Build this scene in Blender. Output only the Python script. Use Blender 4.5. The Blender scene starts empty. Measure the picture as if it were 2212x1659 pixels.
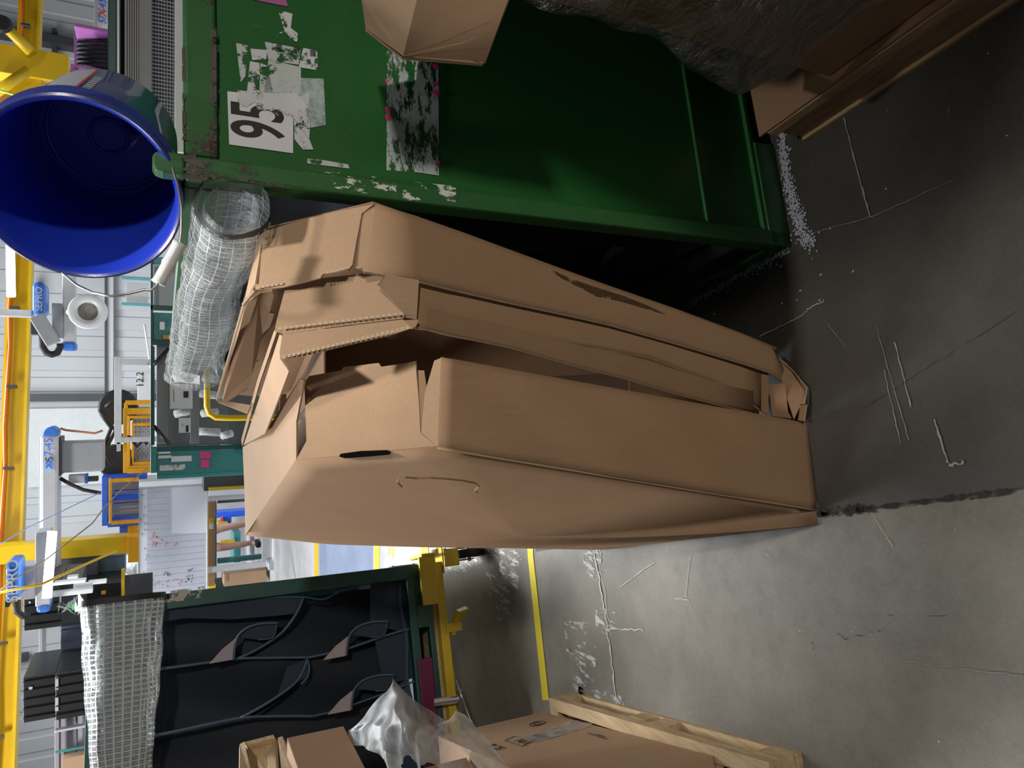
import bpy, math, random
from mathutils import Vector as V, Matrix
random.seed(7)
# ---------------------------------------------------------------- camera (photo taken with the phone turned: world up is picture left)
FPX = 1560.0; H = 1.55; PITCH = math.radians(26.4)
cp, sp = math.cos(PITCH), math.sin(PITCH)
RV = V((1, 0, 0)); DV = V((0, -sp, -cp)); FV = V((0, cp, -sp)); CAM = V((0, 0, H))
sc = bpy.context.scene
COL = sc.collection
cd = bpy.data.cameras.new('camera'); cam = bpy.data.objects.new('camera', cd); COL.objects.link(cam)
cd.sensor_fit = 'HORIZONTAL'; cd.sensor_width = 36; cd.lens = 36 * FPX / 2212; cd.clip_start = 0.02; cd.clip_end = 100
m3 = Matrix((DV, RV, -FV)).transposed()
cam.matrix_world = Matrix.Translation(CAM) @ m3.to_4x4()
sc.camera = cam
# ---------------------------------------------------------------- world, lights, exposure
sc.view_settings.view_transform = 'Standard'; sc.view_settings.look = 'None'
sc.view_settings.exposure = 0.0; sc.view_settings.gamma = 1.0; sc.view_settings.use_curve_mapping = False
w = bpy.data.worlds.new('hall_air'); sc.world = w; w.use_nodes = True
bgn = w.node_tree.nodes['Background']; bgn.inputs[0].default_value = (0.80, 0.88, 1.0, 1); bgn.inputs[1].default_value = 0.055
def area(name, loc, target, sx, sy, power, col=(1, 0.97, 0.92), spread=180):
    l = bpy.data.lights.new(name, 'AREA'); l.shape = 'RECTANGLE'; l.size = sx; l.size_y = sy; l.energy = power; l.color = col
    l.spread = math.radians(spread)
    o = bpy.data.objects.new(name, l); COL.objects.link(o); o.location = loc
    o.rotation_euler = (V(target) - V(loc)).to_track_quat('-Z', 'Y').to_euler(); return o
area('overhead_light', (-1.0, 10.5, 6.5), (-1.0, 10.5, 0), 6, 6, 1150, (0.93, 0.97, 1.0))
area('overhead_light', (-5.5, 5.0, 6.0), (-4.0, 4.5, 0), 1.6, 1.6, 620, (1.0, 0.98, 0.95))
area('overhead_light', (-0.95, 4.2, 3.4), (-1.05, 3.55, 0.0), 0.5, 0.5, 34, (0.95, 0.97, 1.0), 66)
area('overhead_light', (2.9, -3.9, 3.7), (0.2, 1.6, 0.9), 0.35, 0.35, 165, (1.0, 0.93, 0.82))
area('overhead_light', (0.28, 1.22, 3.25), (0.12, 1.62, 1.2), 0.10, 0.10, 3.2, (1.0, 0.96, 0.9), 46)  # added low lamp, cone narrowed to brighten the carton flaps, not the floor
# ---------------------------------------------------------------- pixel rays (photo coordinates 2212x1659)
def ray(x, y): return RV * ((1659 - y - 829.5) / FPX) + DV * ((x - 1106.0) / FPX) + FV
def pY(x, y, Y): d = ray(x, y); return CAM + d * (Y / d.y)
def pZ(x, y, z=0.0): d = ray(x, y); return CAM + d * ((z - H) / d.z)
def pP(x, y, o, n): d = ray(x, y); o = V(o); n = V(n); return CAM + d * ((o - CAM).dot(n) / d.dot(n))
# ---------------------------------------------------------------- materials
MT = {}
def nt(name):
    m = bpy.data.materials.new(name); m.use_nodes = True; n = m.node_tree; b = n.nodes['Principled BSDF']; MT[name] = m
    return m, n, b
def nd(n, t, **k):
    q = n.nodes.new(t)
    for a, v in k.items():
        if a.startswith('i_'): q.inputs[int(a[2:])].default_value = v
        else: setattr(q, a, v)
    return q
def coord(n, sc_=(1, 1, 1), out='Object', rot=(0, 0, 0)):
    t = nd(n, 'ShaderNodeTexCoord'); mp = nd(n, 'ShaderNodeMapping'); mp.inputs['Scale'].default_value = sc_; mp.inputs['Rotation'].default_value = rot
    n.links.new(t.outputs[out], mp.inputs['Vector']); return mp.outputs[0]
def noise(n, scale, vec, detail=4, rough=0.6):
    q = nd(n, 'ShaderNodeTexNoise'); q.inputs['Scale'].default_value = scale; q.inputs['Detail'].default_value = detail; q.inputs['Roughness'].default_value = rough
    n.links.new(vec, q.inputs['Vector']); return q.outputs[0]
def ramp(n, fac, a, b, ca=(0, 0, 0, 1), cb=(1, 1, 1, 1)):
    r = nd(n, 'ShaderNodeValToRGB'); r.color_ramp.elements[0].position = a; r.color_ramp.elements[1].position = b
    r.color_ramp.elements[0].color = ca; r.color_ramp.elements[1].color = cb; n.links.new(fac, r.inputs[0]); return r.outputs[0]
def mix(n, fac, a, b):
    q = nd(n, 'ShaderNodeMix', data_type='RGBA')
    if isinstance(fac, float): q.inputs[0].default_value = fac
    else: n.links.new(fac, q.inputs[0])
    for s, c in ((6, a), (7, b)):
        if isinstance(c, tuple): q.inputs[s].default_value = c if len(c) == 4 else c + (1,)
        else: n.links.new(c, q.inputs[s])
    return q.outputs[2]
def mul(n, a, b):
    q = nd(n, 'ShaderNodeMath', operation='MULTIPLY')
    for s, c in ((0, a), (1, b)):
        if isinstance(c, (int, float)): q.inputs[s].default_value = c
        else: n.links.new(c, q.inputs[s])
    return q.outputs[0]
def bump(n, b, h, st, dist=0.01):
    q = nd(n, 'ShaderNodeBump'); q.inputs['Strength'].default_value = st; q.inputs['Distance'].default_value = dist
    n.links.new(h, q.inputs['Height']); n.links.new(q.outputs[0], b.inputs['Normal'])
def plain(name, c, rough=0.5, metal=0.0, var=0.12, ns=12, bm=0.0, coat=0.0):
    m, n, b = nt(name); v = coord(n); k = noise(n, ns, v)
    d = tuple(x * (1 - var) for x in c); e = tuple(min(1, x * (1 + var)) for x in c)
    n.links.new(mix(n, k, d, e), b.inputs['Base Color']); b.inputs['Roughness'].default_value = rough; b.inputs['Metallic'].default_value = metal
    if bm: bump(n, b, noise(n, ns * 6, v), bm)
    if coat: b.inputs['Coat Weight'].default_value = coat
    return m
def worn(name, c, wearc, a=0.62, rough=0.35, scr=(0.45, 0.6, 0.45), ws=9, amt=1.0, coat=0.2):
    m, n, b = nt(name); v = coord(n); k = noise(n, 5, v)
    base = mix(n, k, tuple(x * 0.82 for x in c), tuple(x * 1.15 for x in c))
    v2 = coord(n, (60, 60, 4), rot=(0.3, 0.2, 0)); s = ramp(n, noise(n, 2.4, v2, 5, 0.7), 0.66, 0.72)
    v3 = coord(n, (6, 70, 50), rot=(0, 0.5, 0.1)); s2 = ramp(n, noise(n, 2.0, v3, 5, 0.7), 0.68, 0.74)
    base = mix(n, mul(n, s, 0.55), base, scr); base = mix(n, mul(n, s2, 0.4), base, scr)
    wv = ramp(n, noise(n, ws, v, 8, 0.72), a, a + 0.05)
    base = mix(n, mul(n, wv, amt), base, wearc)
    n.links.new(base, b.inputs['Base Color']); b.inputs['Roughness'].default_value = rough; b.inputs['Coat Weight'].default_value = coat
    bump(n, b, k, 0.05); return m
def cardboard(name, c=(0.33, 0.205, 0.12), dx=1.0):
    m, n, b = nt(name); v = coord(n); f1 = noise(n, 220, v, 3, 0.7); f2 = noise(n, 9, v, 4, 0.6)
    v2 = coord(n, (90, 90, 3)); f3 = noise(n, 1.5, v2, 3, 0.6)
    base = mix(n, f2, tuple(x * 0.88 for x in c), tuple(x * 1.1 for x in c))
    base = mix(n, mul(n, ramp(n, f1, 0.52, 0.75), 0.35), base, tuple(x * 0.62 for x in c))
    base = mix(n, mul(n, ramp(n, f3, 0.45, 0.8), 0.18), base, tuple(min(1, x * 1.3) for x in c))
    n.links.new(base, b.inputs['Base Color']); b.inputs['Roughness'].default_value = 0.75; b.inputs['Specular IOR Level'].default_value = 0.25
    bump(n, b, f3, 0.10, 0.004); return m
def film(name, tint=(0.9, 0.93, 0.95), gl=0.25, milky=0.25, ns=14, st=0.8, rough=0.12, fk=0.6):
    m, n, b = nt(name); v = coord(n); out = n.nodes['Material Output']
    t = nd(n, 'ShaderNodeBsdfTransparent'); t.inputs[0].default_value = tint + (1,)
    g = nd(n, 'ShaderNodeBsdfGlossy'); g.inputs['Roughness'].default_value = rough; g.inputs[0].default_value = (1, 1, 1, 1)
    d = nd(n, 'ShaderNodeBsdfDiffuse'); d.inputs[0].default_value = (0.75, 0.78, 0.80, 1)
    vs = coord(n, (1, 1, 2.2)); h = noise(n, ns, vs, 6, 0.65)
    bp = nd(n, 'ShaderNodeBump'); bp.inputs['Strength'].default_value = st; bp.inputs['Distance'].default_value = 0.02; n.links.new(h, bp.inputs['Height'])
    n.links.new(bp.outputs[0], g.inputs['Normal']); n.links.new(bp.outputs[0], d.inputs['Normal'])
    m1 = nd(n, 'ShaderNodeMixShader'); m2 = nd(n, 'ShaderNodeMixShader')
    n.links.new(mul(n, ramp(n, h, 0.3, 0.8), milky * 2), m1.inputs[0]); n.links.new(t.outputs[0], m1.inputs[1]); n.links.new(d.outputs[0], m1.inputs[2])
    lw = nd(n, 'ShaderNodeLayerWeight'); lw.inputs[0].default_value = 0.35
    ad = nd(n, 'ShaderNodeMath', operation='MULTIPLY_ADD'); ad.inputs[1].default_value = fk; ad.inputs[2].default_value = gl; ad.use_clamp = True
    n.links.new(lw.outputs['Facing'], ad.inputs[0]); n.links.new(mul(n, ad.outputs[0], 0.75), m2.inputs[0])
    n.links.new(m1.outputs[0], m2.inputs[1]); n.links.new(g.outputs[0], m2.inputs[2]); n.links.new(m2.outputs[0], out.inputs[0]); return m
def uvgrid(n, nu, nv, w):
    t = nd(n, 'ShaderNodeTexCoord'); s = nd(n, 'ShaderNodeSeparateXYZ'); n.links.new(t.outputs['UV'], s.inputs[0]); outs = []
    for ax, k in ((0, nu), (1, nv)):
        f = nd(n, 'ShaderNodeMath', operation='FRACT'); n.links.new(mul(n, s.outputs[ax], k), f.inputs[0])
        g = nd(n, 'ShaderNodeMath', operation='LESS_THAN'); g.inputs[1].default_value = w[ax]; n.links.new(f.outputs[0], g.inputs[0]); outs.append(g.outputs[0])
    q = nd(n, 'ShaderNodeMath', operation='MAXIMUM'); n.links.new(outs[0], q.inputs[0]); n.links.new(outs[1], q.inputs[1]); return q.outputs[0]
def meshfilm(name, nu, nv, w=(0.12, 0.12), thread=(0.78, 0.82, 0.84), clear=0.55, back=(0.55, 0.6, 0.62), scale=16):
    m, n, b = nt(name); out = n.nodes['Material Output']; g = uvgrid(n, nu, nv, w)
    t = nd(n, 'ShaderNodeBsdfTransparent'); t.inputs[0].default_value = (0.92, 0.95, 0.95, 1)
    v = coord(n); h = noise(n, scale, v, 6, 0.7)
    b.inputs['Roughness'].default_value = 0.18; b.inputs['Specular IOR Level'].default_value = 0.9; b.inputs['Coat Weight'].default_value = 1.0; b.inputs['Coat Roughness'].default_value = 0.08
    n.links.new(mix(n, g, back, thread), b.inputs['Base Color'])
    bp = nd(n, 'ShaderNodeBump'); bp.inputs['Strength'].default_value = 0.9; bp.inputs['Distance'].default_value = 0.02; n.links.new(h, bp.inputs['Height'])
    n.links.new(bp.outputs[0], b.inputs['Normal']); n.links.new(bp.outputs[0], b.inputs['Coat Normal'])
    ms = nd(n, 'ShaderNodeMixShader'); fac = nd(n, 'ShaderNodeMath', operation='MAXIMUM'); n.links.new(g, fac.inputs[0])
    n.links.new(mul(n, ramp(n, h, 0.3, 0.75), 1.0 - clear + 0.25), fac.inputs[1])
    n.links.new(fac.outputs[0], ms.inputs[0]); n.links.new(t.outputs[0], ms.inputs[1]); n.links.new(b.outputs[0], ms.inputs[2]); n.links.new(ms.outputs[0], out.inputs[0]); return m
def cutout(name, c, sc_=(1, 1, 1), ns=10, a=0.5, soft=0.04, rough=0.6, c2=None, detail=8, rr=0.75):
    m, n, b = nt(name); v = coord(n, sc_); k = noise(n, ns, v, detail, rr)
    n.links.new(ramp(n, k, a, a + soft), b.inputs['Alpha'])
    if c2: n.links.new(mix(n, noise(n, ns * 3, v), c, c2), b.inputs['Base Color'])
    else: b.inputs['Base Color'].default_value = c + (1,)
    b.inputs['Roughness'].default_value = rough; return m
def emit(name, c, s):
    m, n, b = nt(name); b.inputs['Base Color'].default_value = c + (1,); b.inputs['Emission Color'].default_value = c + (1,); b.inputs['Emission Strength'].default_value = s; return m
def wood(name, c=(0.50, 0.34, 0.18), d=(0.26, 0.16, 0.08)):
    m, n, b = nt(name); v = coord(n, (14, 1.5, 14)); k = noise(n, 3, v, 6, 0.7); v2 = coord(n); k2 = noise(n, 16, v2, 6, 0.8)
    base = mix(n, ramp(n, k, 0.35, 0.7), d, c); base = mix(n, mul(n, ramp(n, k2, 0.64, 0.72), 0.8), base, (0.05, 0.045, 0.04))
    n.links.new(base, b.inputs['Base Color']); b.inputs['Roughness'].default_value = 0.8; bump(n, b, k, 0.3); return m
KB = cardboard('cardboard'); KB2 = cardboard('cardboard_light', (0.40, 0.265, 0.165)); KB3 = cardboard('cardboard_dark', (0.28, 0.172, 0.10))  # lighter copy also paints lit flaps and tops, darker copy shaded panels
GREEN = worn('green_paint', (0.016, 0.115, 0.024), (0.05, 0.035, 0.028), 0.68, 0.38, (0.10, 0.26, 0.10))
GREENW = worn('green_paint_scuffed', (0.026, 0.115, 0.032), (0.045, 0.035, 0.03), 0.585, 0.4, (0.13, 0.30, 0.13), ws=6)
TEAL = worn('teal_paint', (0.012, 0.075, 0.07), (0.09, 0.06, 0.05), 0.70, 0.4, (0.05, 0.14, 0.13))
TEALL = worn('light_teal_paint', (0.05, 0.25, 0.26), (0.35, 0.4, 0.38), 0.72, 0.4, (0.2, 0.4, 0.36))
YEL = worn('yellow_paint', (0.62, 0.43, 0.02), (0.10, 0.07, 0.03), 0.70, 0.4, (0.7, 0.55, 0.1))
YEL2 = plain('crane_yellow', (0.70, 0.46, 0.01), 0.35, var=0.06)
ORG = plain('orange_paint', (0.80, 0.38, 0.01), 0.4); BLU = plain('machine_blue', (0.03, 0.13, 0.75), 0.35)
RBLU = plain('robot_blue', (0.035, 0.17, 0.60), 0.4); GRY = plain('machine_grey', (0.34, 0.35, 0.37), 0.45)
LGRY = plain('light_grey_metal', (0.52, 0.53, 0.55), 0.4, 0.2); DGRY = plain('dark_steel', (0.05, 0.052, 0.06), 0.5)
BLK = plain('black_rubber', (0.012, 0.012, 0.014), 0.6); BLKP = plain('black_plastic', (0.018, 0.019, 0.02), 0.35)
WHT = plain('white_plastic', (0.8, 0.82, 0.84), 0.35, var=0.03); PAP = plain('paper', (0.72, 0.72, 0.76), 0.6, var=0.05)
STEEL = plain('bright_steel', (0.6, 0.6, 0.6), 0.28, 0.95); ALU = plain('aluminium', (0.6, 0.62, 0.65), 0.38, 0.7)
BUCK = plain('bucket_blue', (0.012, 0.035, 0.42), 0.32, var=0.05, coat=0.35)
BUCKO = plain('bucket_outer_blue', (0.03, 0.045, 0.24), 0.28, var=0.1, ns=4, bm=0.05, coat=0.4)
PINK = plain('pink_plastic', (0.50, 0.17, 0.52), 0.4); MAR = plain('maroon_paint', (0.13, 0.012, 0.06), 0.35)
FAB = plain('navy_liner_fabric', (0.013, 0.019, 0.032), 0.75, var=0.2, bm=0.15); FABL = plain('liner_piping', (0.07, 0.11, 0.17), 0.6)
FABG = plain('mauve_lining', (0.36, 0.31, 0.34), 0.5); WOOD = wood('pallet_wood'); WOOD2 = wood('crate_wood', (0.62, 0.47, 0.28), (0.40, 0.27, 0.14))
FILM = film('clear_film'); FILM2 = film('milky_film', (0.86, 0.87, 0.9), 0.04, 0.50, 3.5, 0.3, 0.35, 0.16)
FILM4 = film('inner_film', (0.85, 0.86, 0.88), 0.05, 0.10, 12, 0.6, 0.25, 0.3)
FILM3 = film('dull_wrap', (0.62, 0.60, 0.56), 0.03, 0.05, 11, 1.0, 0.2)
MESHF = meshfilm('reinforced_film', 58, 20, (0.10, 0.08), clear=0.55, scale=26); MESHF2 = meshfilm('reinforced_film_squares', 95, 24, (0.2, 0.2), clear=0.6, scale=40)
SKIN = plain('skin', (0.62, 0.36, 0.29), 0.5, var=0.05); INK = plain('black_ink', (0.02, 0.016, 0.018), 0.6); INKB = plain('blue_ink', (0.05, 0.17, 0.75), 0.5); INKL = plain('pale_blue_ink', (0.35, 0.5, 0.85), 0.5)
RED = plain('red_ink', (0.7, 0.08, 0.06), 0.5); HOT = plain('pink_tape', (0.75, 0.05, 0.25), 0.5); BRN = plain('cork_brown', (0.22, 0.12, 0.04), 0.6)
CORR = plain('corrugated_edge', (0.30, 0.20, 0.12), 0.8, var=0.6, ns=160)
TUBE = emit('tube_glow', (0.95, 0.98, 1.0), 9.0)
HOLE = plain('hole_black', (0.006, 0.005, 0.005), 1.0); HOLE.node_tree.nodes['Principled BSDF'].inputs['Specular IOR Level'].default_value = 0.0
# ---------------------------------------------------------------- mesh helpers (all in world metres; an object's own origin is subtracted on linking)
class M:
    def __init__(s): s.v = []; s.f = []; s.uv = None
    def add(s, vs, fs): o = len(s.v); s.v += [V(p) for p in vs]; s.f += [tuple(i + o for i in f) for f in fs]; return s
    def box(s, c, d, X=(1, 0, 0), Y=(0, 1, 0), Z=(0, 0, 1)):
        c = V(c); X, Y, Z = V(X) * d[0] / 2, V(Y) * d[1] / 2, V(Z) * d[2] / 2
        return s.hexa([c - X - Y - Z, c + X - Y - Z, c + X + Y - Z, c - X + Y - Z, c - X - Y + Z, c + X - Y + Z, c + X + Y + Z, c - X + Y + Z])
    def hexa(s, p): return s.add(p, [(0, 3, 2, 1), (4, 5, 6, 7), (0, 1, 5, 4), (1, 2, 6, 5), (2, 3, 7, 6), (3, 0, 4, 7)])
    def slab(s, pts, t):  # polygon extruded by vector t
        n = len(pts); t = V(t); s.add([V(p) for p in pts] + [V(p) + t for p in pts], [tuple(range(n))[::-1], tuple(range(n, 2 * n))] + [(i, (i + 1) % n, n + (i + 1) % n, n + i) for i in range(n)]); return s
    def slabn(s, pts, t):
        pts = [V(p) for p in pts]; c = sum(pts, V((0, 0, 0))) / len(pts); n = V((0, 0, 0))
        for i in range(len(pts)): n += (pts[i] - c).cross(pts[(i + 1) % len(pts)] - c)
        n.normalize()
        if n.dot(CAM - c) > 0: n = -n     # thickness goes away from the viewer's side
        return s.slab(pts, n * t)
    def tube(s, pts, r, seg=8, cap=True, closed=False):
        pts = [V(p) for p in pts]; N = len(pts); rings = []; up = None
        for i, p in enumerate(pts):
            if closed: d = pts[(i + 1) % N] - pts[i - 1]
            else: d = pts[min(i + 1, N - 1)] - pts[max(i - 1, 0)]
            d.normalize()
            if up is None: up = d.orthogonal().normalized()
            up = (up - d * up.dot(d)).normalized(); sd = d.cross(up); rr = r[i] if isinstance(r, (list, tuple)) else r
            rings.append([p + (up * math.cos(a) + sd * math.sin(a)) * rr for a in [2 * math.pi * k / seg for k in range(seg)]])
        vs = [q for R_ in rings for q in R_]; fs = []
        for i in range(N if closed else N - 1):
            a, b = i * seg, ((i + 1) % N) * seg
            for k in range(seg): fs.append((a + k, a + (k + 1) % seg, b + (k + 1) % seg, b + k))
        if cap and not closed: fs += [tuple(range(seg))[::-1], tuple(range((N - 1) * seg, N * seg))]
        return s.add(vs, fs)
    def lathe(s, c, ax, prof, seg=32, a0=0.0, a1=2 * math.pi, ref=None):  # prof: (dist along axis, radius)
        c = V(c); ax = V(ax).normalized(); u = (V(ref) - ax * V(ref).dot(ax)).normalized() if ref else ax.orthogonal().normalized(); w_ = ax.cross(u)
        full = abs(a1 - a0) > 6.28; K = seg if full else seg + 1; vs = []; fs = []
        for h, r in prof:
            for k in range(K):
                a = a0 + (a1 - a0) * k / seg; vs.append(c + ax * h + (u * math.cos(a) + w_ * math.sin(a)) * r)
        for i in range(len(prof) - 1):
            for k in range(seg): j = (k + 1) % K; fs.append((i * K + k, i * K + j, (i + 1) * K + j, (i + 1) * K + k))
        return s.add(vs, fs)
    def grid(s, fn, nu, nv):
        o = len(s.v); vs = []; uv = []
        for j in range(nv + 1):
            for i in range(nu + 1): vs.append(fn(i / nu, j / nv)); uv.append((i / nu, j / nv))
        fs = [(j * (nu + 1) + i, j * (nu + 1) + i + 1, (j + 1) * (nu + 1) + i + 1, (j + 1) * (nu + 1) + i) for j in range(nv) for i in range(nu)]
        s.uv = (s.uv or []) + uv; return s.add(vs, fs)
ORI = {}
def obj(name, m, mat, parent=None, label=None, cat=None, group=None, kind=None, smooth=False, bevel=0, solid=0, split=None):
    me = bpy.data.meshes.new(name)
    if parent is not None: org = ORI[parent.name]
    else:
        n = len(m.v); org = V((sum(p.x for p in m.v) / n, sum(p.y for p in m.v) / n, min(p.z for p in m.v)))
    me.from_pydata([p - org for p in m.v], [], m.f); me.validate(); me.update()
    if m.uv and len(m.uv) == len(m.v):
        l = me.uv_layers.new(name='uv')
        for lp in me.loops: l.data[lp.index].uv = m.uv[lp.vertex_index]
    mats = mat if isinstance(mat, (list, tuple)) else [mat]
    for q in mats: me.materials.append(q)
    if smooth:
        for p in me.polygons: p.use_smooth = True
    o = bpy.data.objects.new(name, me); COL.objects.link(o); ORI[o.name] = org
    if parent is not None: o.parent = parent
    else: o.location = org
    if bevel:
        b = o.modifiers.new('bevel', 'BEVEL'); b.width = bevel; b.segments = 2; b.limit_method = 'ANGLE'; b.angle_limit = 0.6
    if solid:
        b = o.modifiers.new('solid', 'SOLIDIFY'); b.thickness = solid; b.offset = 0
    if smooth: me.shade_smooth(); 
    if smooth and split: me.set_sharp_from_angle(angle=split)
    for k, v in (('label', label), ('category', cat), ('group', group), ('kind', kind)):
        if v: o[k] = v
    return o
def thing(name, loc, label, cat, group=None):
    o = bpy.data.objects.new(name, None); COL.objects.link(o); o.location = V(loc); o.empty_display_size = 0.05; ORI[o.name] = V(loc)
    o['label'] = label; o['category'] = cat
    if group: o['group'] = group
    return o
def text(name, body, pos, xd, yd, size, mat, parent, ext=0.0006, label=None, shear=0.0, xs=1.0, ofs=0.0):
    c = bpy.data.curves.new('t', 'FONT'); c.body = body; c.size = size; c.extrude = ext; c.align_x = 'CENTER'; c.align_y = 'CENTER'; c.shear = shear; c.offset = ofs
    t = bpy.data.objects.new('t', c); COL.objects.link(t); me = bpy.data.meshes.new_from_object(t); bpy.data.objects.remove(t); bpy.data.curves.remove(c)
    xd = V(xd).normalized(); yd = V(yd).normalized(); z = xd.cross(yd); m = M()
    m.add([V(pos) + xd * (p.co.x * xs) + yd * p.co.y + z * p.co.z for p in me.vertices], [tuple(p.vertices) for p in me.polygons]); bpy.data.meshes.remove(me)
    return obj(name, m, mat, parent, label)
def fb(x0, x1, y0, y1, Y, dep, m=None):   # an upright block whose front stands at distance Y; x = height range, y = width range
    a = pY((x0 + x1) / 2, y1, Y).x; b = pY((x0 + x1) / 2, y0, Y).x; zt = pY(x0, 830, Y).z; zb = pY(x1, 830, Y).z
    m = m or M(); return m.box(((a + b) / 2, Y + dep / 2, (zt + zb) / 2), (b - a, dep, zt - zb))
def rg(o): return ORI[o.name]
UP = V((0, 0, 1))

def zx(Y): return 1106 - FPX * math.tan(PITCH - math.atan(H / Y))   # picture height of the floor at distance Y
# ================================================================ FLOOR
def concrete(name, c, dark, worn_amt=0.5, rough=0.45):
    m, n, b = nt(name); v = coord(n); k = noise(n, 1.6, v, 6, 0.65); k2 = noise(n, 14, v, 8, 0.75); k3 = noise(n, 90, v, 5, 0.7)
    base = mix(n, ramp(n, k, 0.36, 0.64), dark, c); base = mix(n, mul(n, ramp(n, k2, 0.5, 0.68), 0.45), base, dark)
    base = mix(n, mul(n, ramp(n, k3, 0.5, 0.7), 0.25), base, tuple(min(1, x * 1.35) for x in c))
    sv = coord(n, (3, 60, 1), rot=(0, 0, 0.5)); s1 = ramp(n, noise(n, 1.6, sv, 6, 0.75), 0.69, 0.72)
    sv2 = coord(n, (70, 3, 1), rot=(0, 0, 0.2)); s2 = ramp(n, noise(n, 1.4, sv2, 6, 0.75), 0.70, 0.73)
    base = mix(n, mul(n, s1, worn_amt), base, (0.42, 0.41, 0.38)); base = mix(n, mul(n, s2, worn_amt), base, tuple(x * 0.5 for x in dark))
    sp_ = ramp(n, noise(n, 55, v, 2, 0.5), 0.76, 0.78); base = mix(n, sp_, base, (0.5, 0.5, 0.5))
    n.links.new(base, b.inputs['Base Color']); b.inputs['Roughness'].default_value = rough; n.links.new(mul(n, ramp(n, k2, 0.2, 0.9, (0.35,) * 3 + (1,), (0.6,) * 3 + (1,)), 1.0), b.inputs['Roughness'])
    bump(n, b, k3, 0.15, 0.003); return m
CONC = concrete('worn_concrete', (0.22, 0.205, 0.172), (0.125, 0.115, 0.092)); CONCD = concrete('sealed_shaded_concrete', (0.062, 0.056, 0.046), (0.03, 0.027, 0.021))  # right slab: its own darker tone, deepened further to hold the floor shade
CONCW = concrete('painted_concrete', (0.55, 0.56, 0.58), (0.36, 0.36, 0.37), 0.3); CONCB = concrete('blue_floor_paint', (0.23, 0.29, 0.42), (0.17, 0.21, 0.32), 0.3)
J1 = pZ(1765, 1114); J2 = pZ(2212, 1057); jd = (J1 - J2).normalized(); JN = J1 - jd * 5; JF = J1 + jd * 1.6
fz = M(); fz.add([(-14, -4, 0), (14, -4, 0), (14, 18, 0), (-14, 18, 0)], [(0, 1, 2, 3)])
floor = obj('floor', fz, CONC, kind='structure', label='worn grey concrete floor of the factory hall')
ORIG = rg(floor)
def decal(name, pts, mat, z=0.001, parent=None, label=None):
    m = M(); P = [V((p.x, p.y, z)) for p in pts]; m.add(P, [tuple(range(len(P)))])
    return obj(name, m, mat, parent or floor, label)
decal('sealed_shaded_slab', [JN, J2, J1, JF, JF + V((6, 1, 0)), JN + V((9, 0, 0))], CONCD, 0.0008, label='sealed concrete slab, its dark tone deepened by painted shade')
fp = lambda *a: [pZ(x, y) for x, y in a]
decal('painted_zone', fp((1012, 1100), (1000, 1185), (952, 1225), (935, 1400)) + [V((-9, 4.5, 0)), V((-9, 17.8, 0)), V((9, 17.8, 0)), V((6, 4.6, 0))], CONCW, 0.0012, label='glossy pale painted floor')
decal('blue_zone', fp((690, 1150), (806, 1150), (806, 1420), (690, 1420)), CONCB, 0.002, label='grey blue painted walkway')
for pts, lb in ((((1139, 1120), (1151, 1120), (1153, 1200), (1187, 1512), (1173, 1512), (1141, 1200)), 'worn yellow tape line'), (((679, 1120), (688, 1120), (689, 1400), (680, 1400)), 'far yellow aisle line'), (((808, 1120), (820, 1120), (822, 1400), (812, 1400)), 'yellow aisle line')):
    decal('yellow_line', fp(*pts), YEL2 if lb[0] == 'f' else MT.setdefault('tape', cutout('floor_tape', (0.68, 0.55, 0.03), (1, 1, 1), 22, 0.28, 0.02, 0.5)), 0.003, label=lb)
PEEL = cutout('peeling_white', (0.42, 0.42, 0.39), (6, 1.5, 1), 5, 0.52, 0.03, 0.7); PEELY = cutout('peeling_yellow', (0.6, 0.5, 0.1), (4, 2, 1), 6, 0.5, 0.03)
DIRT = cutout('dirt', (0.03, 0.028, 0.025), (1, 1, 1), 30, 0.42, 0.12, 0.9); SCUFF = cutout('scuff', (0.05, 0.05, 0.055), (1, 1, 1), 45, 0.5, 0.1, 0.8)
for q in (((1040, 1180), (1130, 1190), (1120, 1270), (1060, 1300)), ((1070, 1290), (1110, 1290), (1105, 1340), (1075, 1340)), ((1220, 1340), (1270, 1345), (1265, 1400), (1225, 1410)), ((1255, 1170), (1300, 1175), (1300, 1260), (1265, 1240)), ((1285, 1300), (1330, 1310), (1330, 1370), (1290, 1370)), ((1250, 1480), (1350, 1500), (1350, 1560), (1250, 1540)), ((1230, 1400), (1290, 1420), (1280, 1500), (1240, 1500)), ((960, 1170), (1040, 1180), (1030, 1240), (970, 1230))):
    decal('paint_patch', fp(*q), PEEL, 0.0026)
for q in (((930, 1160), (960, 1165), (955, 1195), (925, 1190)), ((880, 1162), (905, 1164), (900, 1182), (878, 1180)), ((840, 1175), (858, 1180), (850, 1210), (838, 1200))): decal('paint_patch', fp(*q), PEELY, 0.0026)
def crack(line, w, mat, name='crack'):
    m = M(); P = [pZ(*p) for p in line]; vs = []
    for i, p in enumerate(P):
        d = (P[min(i + 1, len(P) - 1)] - P[max(i - 1, 0)]).normalized(); s = V((-d.y, d.x, 0)); j = 0.5 + random.random()
        vs += [p + s * w * j / 2 + UP * .004, p - s * w * j / 2 + UP * .004]
    m.add(vs, [(2 * i, 2 * i + 1, 2 * i + 3, 2 * i + 2) for i in range(len(P) - 1)]); return obj(name, m, mat, floor)
def wig(a, b, n, amp):
    return [(a[0] + (b[0] - a[0]) * i / n + random.uniform(-amp, amp), a[1] + (b[1] - a[1]) * i / n + random.uniform(-amp, amp)) for i in range(n + 1)]
CRK = plain('crack_white', (0.5, 0.49, 0.45), 0.8); CRKD = plain('crack_pale', (0.26, 0.255, 0.235), 0.8)
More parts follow.
